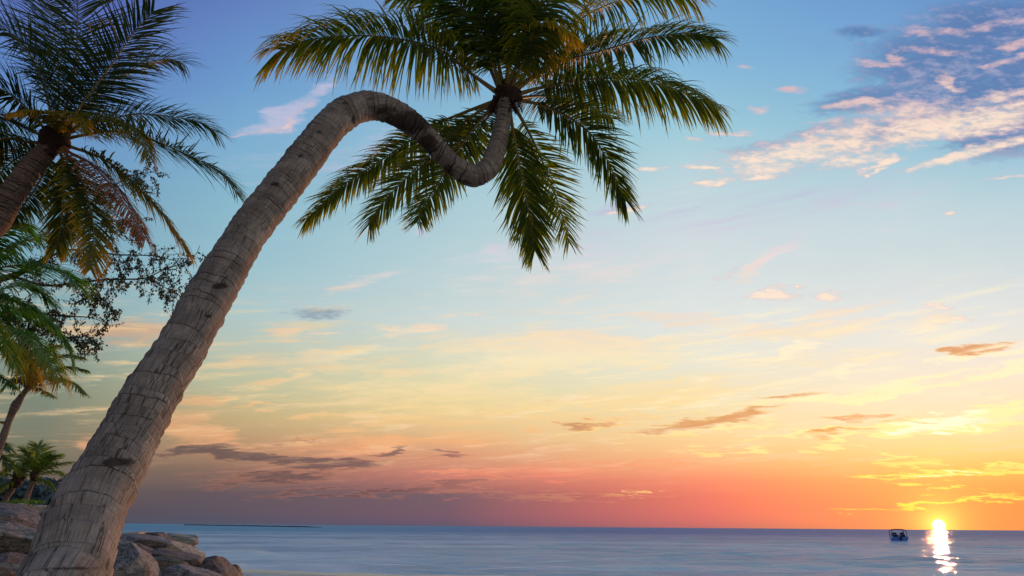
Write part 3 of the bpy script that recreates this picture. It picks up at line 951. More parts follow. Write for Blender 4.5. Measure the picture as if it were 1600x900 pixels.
    o = mk('frond', np.vstack(Vs), np.vstack(Fs), mat or M_leaf, parent, base, {'dry': np.concatenate(Ds)})
    if label:
        o['label'] = label
    rr_ = rib * np.interp(s, [0, 0.05, 0.13, 0.3, 1.0], [2.1, 1.55, 1.15, 0.75, 0.14])
    simple_tube('midrib', C, rr_, ribmat or M_rib, o, base, 7)
    return o


def sheath(parent, base, c, ax, r, h, mat=M_sheath, seed=0):
    """the fibrous collar of old leaf bases under a palm crown"""
    n = 26
    ax = np.asarray(ax, float); ax /= np.linalg.norm(ax)
    s = np.linspace(0, 1, n)
    C = np.asarray(c)[None, :] + ax[None, :] * ((s - 0.35) * h)[:, None]
    R = r * np.interp(s, [0, 0.18, 0.5, 0.8, 1.0], [0.9, 1.15, 1.35, 0.9, 0.2])
    nu = 28
    th = np.linspace(0, 2 * PI, nu, endpoint=False)
    TH, VV = np.meshgrid(th / (2 * PI), s)
    disp = (fbm2(TH * 7, VV * 4, seed, 3, 7) - 0.5) * r * 1.7
    V = tube(C, R, nu, disp)
    return mk('leaf_sheath', V.reshape(-1, 3), grid_faces(n, nu, True), mat, parent, base)


def ground_pt(p):
    p = np.array(p, float)
    p[2] = float(ground_z(p[0], p[1]))
    return p


PALMS = 'coconut palms on the shore'

# ------------------------------------------------------------------ the big curved palm
tp = [(62, 990, 128), (102, 900, 116), (138, 800, 103), (173, 733, 94), (210, 667, 90), (247, 600, 85), (275, 557, 81), (299, 517, 78), (335, 450, 75), (375, 383, 68), (396, 350, 66), (439, 297, 64),
      (490, 230, 60), (517, 197, 57), (545, 174, 54), (584, 165, 50), (625, 180, 45), (662, 209, 39), (688, 237, 35), (710, 259, 38), (740, 275, 41), (765, 259, 36), (778, 225, 32), (786, 187, 28), (789, 158, 27)]
xy = np.array([(a, b) for a, b, w in tp], float)
arc = np.concatenate([[0], np.cumsum(np.hypot(*np.diff(xy, axis=0).T))]); arc /= arc[-1]
main_pts = [(a, b, 4.4 + 4.6 * s ** 1.1, w * (1.0 - 0.075 * min(1, s * 3))) for (a, b, w), s in zip(tp, arc)]
b0 = at(60, 990, 4.4)
g0 = np.array([b0[0] - 0.12, b0[1] + 0.02, 0.0]); g0[2] = float(ground_z(g0[0], g0[1])) - 0.15
# one more control point in the ground
q = g0 - CAM
gpx = 800 + F * (q @ RT) / (q @ fw); gpy = 450 - F * (q @ UP) / (q @ fw)
main_pts = [(gpx, gpy, g0[1], 170)] + main_pts
mb = g0 + np.array([0, 0, 0.15])
palm = thing('palm_tree', mb, 'big coconut palm with a thick leaning S-curved trunk arching over the beach', 'palm tree', PALMS)
trunk, TC, TR = palm_trunk(palm, mb, main_pts, M_bark, nu=72, nv=1100, gap=(0.125, 0.046), seed=4, lump=0.032, saw=0.044,
                           blots=[(640, 190, (48, 20), 1.25), (600, 172, (30, 14), 0.8), (668, 225, (20, 24), 1.1), (700, 268, (14, 12), 1.0), (720, 285, (18, 8), .9), (344, 447, (14, 6), 1.1), (182, 722, (30, 9), 1.15),
                                  (430, 288, (9, 5), .9), (470, 244, (8, 5), .8), (499, 206, (8, 5), .8), (540, 162, (8, 5), .8), (404, 310, (8, 4), .7), (326, 494, (10, 4), .8), (552, 188, (4, 9), 1.0),
                                  (110, 888, (50, 4), 1.0), (450, 275, (7, 3), .7), (160, 790, (40, 3), .5)])
D0 = 9.0
cr = at(789, 150, D0)
sheath(palm, mb, cr, [0.02, -0.1, 1], 0.125, 0.34, seed=3)


def mf(pts, d1, seed, **k):
    return frond(palm, mb, pts, D0, d1, seed=seed, **k)


# each frond: midrib pixels from the crown to the tip, depth of the tip
mf([(782, 148), (740, 118), (690, 80), (640, 64), (575, 56), (512, 58), (468, 66), (440, 78)], 8.7, 1, leaf=.80, n=150, dry=.22, droop=1.75, tipdry=.42, width=.038, lift=24, ang0=88, ang1=38)
mf([(786, 146), (765, 85), (735, 30), (690, -30), (640, -70)], 8.0, 2, leaf=.74, n=92, dry=.06, droop=.9)
mf([(784, 148), (752, 80), (715, 30), (665, 2), (615, -8)], 9.6, 22, leaf=.62, n=88, dry=.06, droop=1.0)
mf([(791, 146), (795, 80), (800, 0), (806, -90), (812, -170)], 7.6, 3, leaf=.66, n=90, dry=.04, droop=.8)
mf([(787, 146), (775, 70), (765, -10), (755, -110)], 8.6, 33, leaf=.70, n=88, dry=.05, droop=1.0)
mf([(795, 146), (820, 90), (845, 30), (880, -40), (925, -90)], 8.0, 4, leaf=.62, n=86, dry=.30, droop=1.7, tipdry=.3)
mf([(794, 146), (815, 70), (828, -10), (850, -110)], 8.8, 44, leaf=.66, n=88, dry=.06, droop=1.0)
mf([(798, 146), (850, 80), (910, 28), (970, 0), (1030, -12), (1080, -2)], 9.4, 5, leaf=.66, n=86, dry=.22, droop=1.7, tipdry=.4)
mf([(798, 148), (848, 108), (890, 92), (930, 82), (1000, 62), (1045, 54), (1085, 52), (1116, 60)], 9.3, 6, leaf=.58, n=118, dry=.10, droop=1.05, tipdry=.3, ang0=80)
mf([(800, 150), (845, 137), (900, 126), (955, 122), (1005, 126), (1050, 138), (1085, 152), (1110, 164)], 8.8, 7, leaf=.64, n=130, dry=.20, droop=1.6, tipdry=.30, ang0=84, ang1=34)
mf([(800, 154), (845, 164), (890, 184), (925, 212), (950, 252), (966, 290), (976, 312)], 9.6, 8, leaf=.56, n=84, dry=.08, droop=.8, tipdry=.2)
mf([(797, 158), (815, 186), (841, 237), (868, 306), (880, 342), (888, 376)], 9.9, 9, leaf=.40, n=72, dry=.22, droop=.5, sparse=.12, width=.028)
mf([(794, 162), (801, 200), (814, 268), (825, 326), (831, 360), (835, 388)], 9.7, 10, leaf=.52, n=98, dry=.20, droop=.45, tipdry=.2, ang0=56, ang1=24)
mf([(782, 156), (758, 164), (730, 174), (682, 194), (644, 218), (584, 258), (530, 294), (480, 342)], 10.0, 11, leaf=.44, n=120, dry=.26, droop=1.0, tipdry=.35, start=.26)
mf([(782, 158), (752, 172), (715, 200), (668, 245), (625, 288), (594, 322), (578, 350)], 9.9, 12, leaf=.48, n=90, dry=.24, droop=.75, tipdry=.3, start=.2)
mf([(782, 160), (748, 190), (712, 240), (682, 290), (660, 326), (652, 346)], 10.4, 13, leaf=.46, n=84, dry=.16, droop=.8, tipdry=.3)
mf([(784, 160), (760, 186), (738, 224), (716, 262)], 10.6, 14, leaf=.50, n=70, dry=.10, droop=.7)
mf([(798, 154), (850, 150), (905, 158), (955, 185)], 10.3, 15, leaf=.50, n=74, dry=.08, droop=.9)
mf([(788, 146), (806, 104), (832, 62), (862, 40), (890, 52)], 8.3, 16, leaf=.46, n=60, dry=.50, droop=2.2, tipdry=.2)
mf([(796, 148), (840, 118), (885, 92), (930, 62), (965, 50)], 10.4, 17, leaf=.5, n=72, dry=.12, droop=1.0)
# a few dry husk strands below the crown
for k in range(13):
    a0 = (773 + 2.6 * k, 158 - abs(k - 6) * 1.2)
    dx_ = (k - 6) * 1.6 + random.uniform(-3, 3)
    frond(palm, mb, [a0, (a0[0] + dx_ * .5, a0[1] + 9), (a0[0] + dx_, a0[1] + random.uniform(14, 30))], D0 - .12 + .02 * (k % 5), D0 - .15 + .1 * (k % 4), leaf=.11, n=12, dry=random.uniform(.2, .9),
          droop=1.5, mat=M_sheath, rib=.014, ribmat=M_sheath, seed=70 + k, width=.012)

# ------------------------------------------------------------------ tall palm at the left edge


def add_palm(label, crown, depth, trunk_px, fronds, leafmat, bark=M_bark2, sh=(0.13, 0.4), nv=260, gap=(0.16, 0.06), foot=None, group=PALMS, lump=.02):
    """trunk_px from the lowest visible point up to the crown: (px, py, width)"""
    pts = [(a, b, depth, w) for a, b, w in trunk_px]
    low = at(*pts[0][:3])
    gxy = (low[0] + (foot[0] if foot else 0), low[1] + (foot[1] if foot else 0))
    gz = float(ground_z(*gxy))
    q = np.array([gxy[0], gxy[1], gz - 0.2]) - CAM
    px = 800 + F * (q @ RT) / (q @ fw); py = 450 - F * (q @ UP) / (q @ fw)
    b = np.array([gxy[0], gxy[1], gz])
    t = thing('palm_tree', b, label, 'palm tree', group)
    # half way point keeps the hidden part of the trunk gently curved
    pts = [(px, py, gxy[1], pts[0][3] * 1.15)] + pts
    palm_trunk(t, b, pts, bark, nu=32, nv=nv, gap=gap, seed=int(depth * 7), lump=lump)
    c = at(crown[0], crown[1], depth)
    up = at(*trunk_px[-1][:2], depth) - at(*trunk_px[-2][:2], depth)
    sheath(t, b, c, up, sh[0], sh[1], seed=int(depth))
    for i, f in enumerate(fronds):
        f = dict(f)
        p = [crown] + f.pop('p')
        frond(t, b, p, depth, f.pop('d', depth), seed=int(depth * 10) + i, mat=f.pop('mat', leafmat), **f)
    return t


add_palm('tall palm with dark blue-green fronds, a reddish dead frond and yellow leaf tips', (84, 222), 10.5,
         [(-60, 430, 42), (-5, 342, 38), (20, 302, 35), (52, 258, 32), (82, 226, 28)], [
    dict(p=[(104, 165), (118, 100), (121, 30), (121, -40), (120, -90)], d=9.4, leaf=.80, n=74, dry=.03, droop=.35, width=.026),
    dict(p=[(115, 180), (145, 140), (175, 100), (210, 50), (240, 18)], d=9.8, leaf=.72, n=80, dry=.05, droop=.4, width=.030),
    dict(p=[(130, 170), (175, 128), (225, 100), (262, 92), (284, 98)], d=11.4, leaf=.62, n=70, dry=.08, droop=.7, width=.028),
    dict(p=[(78, 170), (60, 115), (40, 75), (0, 40), (-45, 20)], d=9.8, leaf=.78, n=80, dry=.03, droop=.5, width=.030),
    dict(p=[(60, 190), (20, 150), (-30, 130), (-90, 130)], d=9.8, leaf=.74, n=76, dry=.04, droop=.7),
    dict(p=[(50, 205), (0, 185), (-60, 190), (-110, 215)], d=11.0, leaf=.70, n=76, dry=.05, droop=.8),
    dict(p=[(92, 150), (90, 90), (80, 30), (68, -30)], d=11.3, leaf=.76, n=76, dry=.03, droop=.5),
    dict(p=[(120, 198), (165, 188), (215, 178), (265, 182), (310, 190), (334, 204)], d=11.6, leaf=.56, n=84, dry=.10, droop=.75, width=.026),
    dict(p=[(125, 212), (175, 205), (225, 214), (270, 232), (310, 250), (345, 272), (366, 296)], d=10.2, leaf=.64, n=96, dry=.07, droop=.45, width=.026),
    dict(p=[(110, 205), (150, 188), (190, 190), (220, 212), (234, 246)], d=9.6, leaf=.46, n=74, dry=.30, droop=1.5, width=.028),
    dict(p=[(88, 192), (78, 178), (52, 172), (22, 176)], d=9.6, leaf=.27, n=50, dry=.44, droop=1.6, tipdry=.15),
    dict(p=[(96, 196), (108, 178), (126, 184), (136, 206)], d=9.5, leaf=.27, n=46, dry=.42, droop=1.6, tipdry=.15),
    dict(p=[(112, 240), (140, 254), (165, 280), (190, 312), (212, 345), (226, 372)], d=9.7, leaf=.50, n=104, dry=.4, droop=1.5, mat=M_dead, ribmat=M_ribdead, tipdry=.2, width=.022, label='dry reddish brown dead frond'),
    dict(p=[(118, 232), (160, 248), (200, 278), (240, 318), (270, 358), (291, 388)], d=10.9, leaf=.48, n=88, dry=.14, droop=.95, tipdry=.75),
    dict(p=[(108, 246), (128, 282), (140, 322), (146, 362), (144, 402), (142, 420)], d=9.7, leaf=.44, n=92, dry=.12, droop=.6, tipdry=.75),
    dict(p=[(98, 250), (100, 300), (96, 345), (88, 384)], d=10.9, leaf=.44, n=84, dry=.10, droop=.6, tipdry=.45),
    dict(p=[(55, 236), (22, 250), (-14, 290), (-40, 340)], d=11.6, leaf=.50, n=80, dry=.30, droop=1.0),
    dict(p=[(45, 222), (5, 218), (-40, 240), (-80, 285)], d=10.6, leaf=.56, n=80, dry=.22, droop=1.1),
    dict(p=[(72, 262), (52, 300), (30, 330), (10, 350)], d=11.6, leaf=.42, n=72, dry=.12, droop=.8),
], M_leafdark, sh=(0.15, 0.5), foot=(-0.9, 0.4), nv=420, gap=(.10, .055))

# ------------------------------------------------------------------ lower palms along the left edge
add_palm('leafy palm with bright green fronds reaching in below the tall edge palm', (-70, 440), 13.5,
         [(-120, 640, 50), (-100, 540, 46), (-74, 445, 40)], [
    dict(p=[(-20, 424), (30, 414), (75, 418), (105, 430), (120, 446)], d=12.8, leaf=.66, n=90, dry=.16, droop=.6, tipdry=.3),
    dict(p=[(-40, 400), (-5, 365), (20, 348), (40, 356)], d=13.2, leaf=.55, n=70, dry=.10, droop=1.3),
    dict(p=[(-30, 410), (20, 385), (60, 372), (92, 384)], d=14.4, leaf=.55, n=76, dry=.14, droop=1.0),
    dict(p=[(-40, 450), (0, 462), (45, 478), (80, 505)], d=14.0, leaf=.60, n=80, dry=.12, droop=1.0),
    dict(p=[(-50, 470), (-20, 500), (10, 540), (25, 575)], d=13.4, leaf=.52, n=74, dry=.3, droop=.9),
    dict(p=[(-90, 380), (-110, 300), (-120, 240)], d=13.0, leaf=.7, n=70, dry=.1, droop=.7),
], M_leafg, foot=(-.5, .3))
add_palm('palm behind with drooping fronds whose tips hang orange and yellow', (-60, 525), 16.0,
         [(-95, 700, 40), (-84, 620, 36), (-62, 530, 30)], [
    dict(p=[(-20, 508), (15, 512), (50, 532), (76, 562), (92, 592)], d=15.0, leaf=.72, n=92, dry=.20, droop=1.2, tipdry=.62),
    dict(p=[(-20, 500), (30, 488), (70, 500), (100, 530), (112, 560)], d=16.6, leaf=.62, n=86, dry=.12, droop=1.1, tipdry=.3),
    dict(p=[(-30, 520), (0, 530), (30, 552), (55, 590)], d=15.6, leaf=.66, n=84, dry=.38, droop=1.3, tipdry=.5),
    dict(p=[(-40, 560), (-15, 580), (8, 594), (24, 606)], d=15.4, leaf=.34, n=60, dry=.06, droop=1.0),
    dict(p=[(-30, 480), (10, 450), (50, 448), (80, 470)], d=17.2, leaf=.6, n=78, dry=.12, droop=1.1),
    dict(p=[(-100, 470), (-130, 430), (-150, 430)], d=16.2, leaf=.6, n=60, dry=.1, droop=1.0),
], M_leafg, foot=(-.3, .2))
add_palm('slim leaning palm with a knobbly trunk and fronds blown towards the sea', (48, 600), 25.0,
         [(-30, 760, 13), (2, 690, 11), (14, 656, 9), (24, 634, 12), (28, 628, 11), (36, 616, 8), (48, 602, 7)], [
    dict(p=[(66, 594), (88, 590), (112, 598), (132, 614)], d=24.4, leaf=.42, n=56, dry=.16, droop=1.1, width=.05),
    dict(p=[(62, 590), (84, 578), (108, 574), (132, 578)], d=25.8, leaf=.40, n=54, dry=.10, droop=1.0, width=.05),
    dict(p=[(60, 584), (78, 566), (100, 556), (126, 558)], d=25.2, leaf=.42, n=54, dry=.10, droop=.8, width=.05),
    dict(p=[(52, 580), (58, 560), (72, 545), (90, 540)], d=26.0, leaf=.5, n=50, dry=.06, droop=.8, width=.05),
    dict(p=[(42, 580), (34, 560), (24, 550), (12, 552)], d=25.2, leaf=.45, n=50, dry=.06, droop=.9, width=.05),
    dict(p=[(56, 606), (72, 614), (84, 620)], d=24.2, leaf=.30, n=36, dry=.2, droop=1.2, width=.05),
    dict(p=[(36, 596), (22, 594), (8, 604)], d=24.6, leaf=.4, n=40, dry=.1, droop=1.0, width=.05),
], M_leaf, sh=(.10, .5), foot=(-1.2, .3), lump=.035, nv=200)
add_palm('young bright green palm standing behind the rocks nearer the big trunk', (54, 744), 40.0,
         [(40, 786, 7), (46, 766, 7), (54, 746, 7)], [
    dict(p=[(50, 728), (46, 714), (38, 704)], d=39.5, leaf=.75, n=44, dry=.22, droop=.5, width=.065),
    dict(p=[(58, 724), (62, 708), (60, 696)], d=40.5, leaf=.75, n=44, dry=.10, droop=.5, width=.065),
    dict(p=[(66, 728), (78, 716), (86, 712)], d=39.5, leaf=.70, n=44, dry=.12, droop=.6, width=.065),
    dict(p=[(70, 734), (88, 726), (108, 722)], d=40.2, leaf=.50, n=44, dry=.14, droop=.8, width=.055),
    dict(p=[(70, 740), (88, 736), (102, 744)], d=39.0, leaf=.45, n=40, dry=.2, droop=1.1, width=.055),
    dict(p=[(40, 734), (26, 728), (10, 734)], d=40.0, leaf=.6, n=44, dry=.16, droop=.9, width=.065),
    dict(p=[(46, 726), (30, 712), (14, 712)], d=40.8, leaf=.6, n=44, dry=.14, droop=.7, width=.065),
    dict(p=[(62, 748), (74, 752), (84, 762)], d=39.5, leaf=.35, n=36, dry=.1, droop=1.2, width=.055),
], M_young, sh=(.16, .6), nv=90)
add_palm('young palm with a hairy short trunk left of its bright green neighbour', (27, 748), 43.0,
         [(8, 784, 8), (16, 768, 9), (26, 750, 8)], [
    dict(p=[(24, 734), (18, 722), (6, 716)], d=42.5, leaf=.7, n=44, dry=.1, droop=.7, width=.065),
    dict(p=[(32, 732), (42, 722), (54, 722)], d=43.5, leaf=.7, n=44, dry=.1, droop=.8, width=.065),
    dict(p=[(16, 742), (2, 740), (-14, 750)], d=42.5, leaf=.6, n=44, dry=.08, droop=1.0, width=.065),
    dict(p=[(36, 742), (50, 742), (62, 752)], d=42.2, leaf=.5, n=40, dry=.16, droop=1.0, width=.065),
    dict(p=[(20, 752), (8, 758), (-2, 768)], d=42.2, leaf=.4, n=36, dry=.16, droop=1.0, width=.065),
], M_young, sh=(.22, 1.3), nv=90)
add_palm('dark palm whose frond tips just reach into view above the young palms', (-40, 710), 30.0,
         [(-60, 800, 16), (-52, 760, 15), (-41, 715, 13)], [
    dict(p=[(-22, 694), (-4, 692), (14, 702)], d=29.6, leaf=.6, n=44, dry=.03, droop=.9, width=.06),
    dict(p=[(-20, 706), (0, 714), (16, 730)], d=29.8, leaf=.6, n=44, dry=.03, droop=.9, width=.06),
    dict(p=[(-30, 680), (-16, 664), (0, 660)], d=30.5, leaf=.6, n=44, dry=.04, droop=.8, width=.06),
], M_leaf, nv=90)

# ------------------------------------------------------------------ small-leaved tree behind the tall palm
tb = at(-140, 640, 18.0); tb = ground_pt(tb)
tree = thing('broadleaf_tree', tb, 'open small-leaved tree whose fine twigs spread between the tall edge palm and the curved trunk', 'tree')


def limb(pts, d, r0, r1, name='branch'):
    P = [at(a, b, dd) for (a, b), dd in zip(pts, np.linspace(d[0], d[1], len(pts)))]
    C, L = catmull(P, 28)
    simple_tube(name, C, np.linspace(r0, r1, 28), M_twig, tree, tb, 7)
    return C


q = tb - CAM
tpx = 800 + F * (q @ RT) / (q @ fw); tpy = 450 - F * (q @ UP) / (q @ fw)
Ct, _ = catmull([tb + np.array([0, 0, -.2]), at(-150, 620, 18), at(-110, 500, 17.8), at(-70, 430, 17.5)], 40)
simple_tube('trunk', Ct, np.linspace(.20, .13, 40), M_twig, tree, tb, 12)
limbs = [
    limb([(-72, 432), (0, 436), (61, 411), (88, 384), (110, 366), (135, 330)], (17.5, 17.0), .10, .025),
    limb([(20, 432), (70, 446), (118, 442), (165, 437), (225, 435), (250, 424), (300, 404), (312, 384)], (17.4, 16.5), .035, .006),
    limb([(61, 411), (100, 392), (140, 392), (185, 398), (240, 400), (290, 412)], (17.1, 17.2), .03, .006),
    limb([(-72, 432), (-20, 470), (50, 488), (100, 494), (140, 496), (168, 506)], (17.5, 16.2), .05, .005),
    limb([(88, 384), (120, 340), (165, 300), (205, 275), (245, 268)], (17.0, 17.8), .03, .006),
    limb([(50, 488), (80, 512), (112, 530), (152, 532)], (16.8, 16.4), .02, .004),
    limb([(230, 436), (262, 452), (278, 470)], (16.7, 16.6), .010, .004),
    limb([(110, 366), (150, 350), (190, 345), (215, 362)], (17.0, 17.4), .02, .005),
    limb([(50, 488), (40, 530), (36, 560), (44, 590)], (17.0, 17.4), .03, .006),
    limb([(-20, 470), (10, 500), (30, 540), (20, 580)], (17.2, 17.8), .03, .006),
    limb([(118, 442), (140, 462), (165, 476), (178, 490)], (16.8, 16.6), .012, .004),
]
wts = [1.0, 1.0, 1.0, 1.0, 1.3, .7, .5, 1.0, 1.1, 1.1, .6]
lv = []; lf = []; ld = []
tw_v = []; tw_f = []


def twig_seg(p, q_, r):
    d = unit((q_ - p)[None])[0]
    a = unit(np.cross(d, [0.3, 1, 0.2])[None])[0]; b = np.cross(d, a)
    k = len(tw_v)
    for c_, rr2 in ((p, r), (q_, r * .7)):
        for t in range(3):
            tw_v.append(c_ + rr2 * (math.cos(t * 2.094) * a + math.sin(t * 2.094) * b))
    for t in range(3):
        tw_f.append([k + t, k + (t + 1) % 3, k + 3 + (t + 1) % 3, k + 3 + t])


for Cb, wgt in zip(limbs, wts):
    ntw = int(42 * wgt)
    for j in range(ntw):
        f = rng.uniform(0.15, 1.0)
        p = Cb[min(int(f * 27), 27)].copy()
        dirv = unit((rng.normal(0, 1, 3) * np.array([1.0, .7, .8]) + np.array([.55, 0, -.25]))[None])[0]
        ln = rng.uniform(.25, .75)
        nseg = 5
        for sgi in range(nseg):
            nd = unit((dirv + rng.normal(0, .30, 3) + np.array([0, 0, -.10 * sgi]))[None])[0]
            p2 = p + nd * ln / nseg
            twig_seg(p, p2, .0055)
            if sgi > 0:
                for h in range(rng.integers(7, 14)):
                    c_ = p + (p2 - p) * rng.random() + rng.normal(0, .025, 3)
                    dl = unit((rng.normal(0, .6, 3) + np.array([.1, 0, -.75]))[None])[0]
                    wl = unit(np.cross(dl, rng.normal(0, 1, 3))[None])[0]
                    a_ = rng.uniform(.04, .09); b_ = a_ * rng.uniform(.36, .6)
                    k = len(lv)
                    lv += [c_, c_ + dl * a_ * .5 + wl * b_ * .5, c_ + dl * a_, c_ + dl * a_ * .5 - wl * b_ * .5]
                    lf.append([k, k + 1, k + 2, k + 3])
                    ld += [rng.random()] * 4
            p = p2; dirv = nd
mk('twig', tw_v, np.array(tw_f), M_twig, tree, tb)
mk('crown', lv, np.array(lf), M_shrub, tree, tb, {'dry': ld})

# ------------------------------------------------------------------ rocks: silhouettes with real depth


def rock(name, outline, depth, thick, mat, label, seed, rough=0.05, lean=0.0, group='boulders of the rock bank', front=0.55):
    """outline: pixels; the outline sits at `depth`, the stone swells towards the viewer and runs `thick` metres back"""
    r_ = np.random.default_rng(seed)
    o2 = np.array(outline, float)
    cen = o2.mean(0)
    o2 = cen + (o2 - cen) * 1.06
    pts = []
    for (a, b) in o2:
        pts.append(at(a, b, depth))
    for k, (sc, dz_) in enumerate(((front, -0.38), (0.82, -0.2), (0.86, 0.30), (0.55, 0.55))):
        for (a, b) in o2:
            j = r_.normal(0, .04, 2)
            a2 = cen[0] + (a - cen[0]) * (sc + j[0]); b2 = cen[1] + (b - cen[1]) * (sc + j[1])
            p = at(a2, b2, depth)
            p = p + np.array([0, thick * dz_, 0]) + np.array([0, 0, lean * dz_ * thick])
            pts.append(p)
    pts = np.array(pts)
    c3 = pts.mean(0)
    bm = bmesh.new()
    for p in pts:
        bm.verts.new(Vector(p - c3))
    res = bmesh.ops.convex_hull(bm, input=bm.verts[:])
    dele = [v for v in bm.verts if not v.link_faces]
    bmesh.ops.delete(bm, geom=dele, context='VERTS')
    bmesh.ops.dissolve_limit(bm, angle_limit=math.radians(14), verts=bm.verts[:], edges=bm.edges[:])
    size = float(np.linalg.norm(pts.max(0) - pts.min(0)))
    # split faces: broken stone shows a few big flat planes
    for k in range(7):
        nv_ = Vector(unit((r_.normal(0, 1, 3) + np.array([0.15, -.75, .45]))[None])[0])
        dd_ = [v.co.dot(nv_) for v in bm.verts]
        hi_, lo_ = max(dd_), min(dd_)
        cut = hi_ - (hi_ - lo_) * r_.uniform(.07, .17)
        gm = bm.verts[:] + bm.edges[:] + bm.faces[:]
        bmesh.ops.bisect_plane(bm, geom=gm, plane_co=nv_ * cut, plane_no=nv_, clear_outer=True, dist=1e-5)
        bmesh.ops.holes_fill(bm, edges=[e for e in bm.edges if e.is_boundary], sides=0)
    bmesh.ops.remove_doubles(bm, verts=bm.verts[:], dist=size * .004)
    bmesh.ops.recalc_face_normals(bm, faces=bm.faces[:])
    bmesh.ops.bevel(bm, geom=bm.edges[:], offset=size * .010, segments=1, affect='EDGES', profile=.6, clamp_overlap=True)
    bmesh.ops.triangulate(bm, faces=bm.faces[:])
    for it in range(4):
        el = [e for e in bm.edges if e.calc_length() > size * .028]
        if not el:
            break
        bmesh.ops.subdivide_edges(bm, edges=el, cuts=1, use_grid_fill=False)
        bmesh.ops.triangulate(bm, faces=[f for f in bm.faces if len(f.verts) > 3])
    bm.normal_update()
    off = Vector((seed * 3.1, seed * 1.7, 0))
    for v in bm.verts:
        p = v.co / size
        d1 = mnoise.fractal(p * 2.6 + off, 1.0, 2.0, 4)
        vo = mnoise.voronoi(p * 3.2 + off)[0]
        fc_ = (vo[1] - vo[0])
        st = mnoise.noise(Vector((p.x * 2, p.y * 2, p.z * 14)) + off) * .4
        rd = 1 - abs(mnoise.noise(p * 4.0 + off * 2)) * 2
        v.co += v.normal * size * rough * .75 * (d1 * .5 + st * .8 + rd * .10 + min(fc_, .06) * 1.8 - .15)
    me = bpy.data.meshes.new(name)
    bm.to_mesh(me); bm.free()
    for pl in me.polygons:
        pl.use_smooth = True
    me.set_sharp_from_angle(angle=math.radians(17))
    me.materials.append(RM[mat])
    o = bpy.data.objects.new(name, me)
    COL.objects.link(o)
    # keep the object's origin at its foot
    zmin = min(v.co.z for v in me.vertices)
    me.transform(Matrix.Translation((0, 0, -zmin)))
    o.location = (c3[0], c3[1], c3[2] + zmin)
    return tag(o, label, 'rock', group)


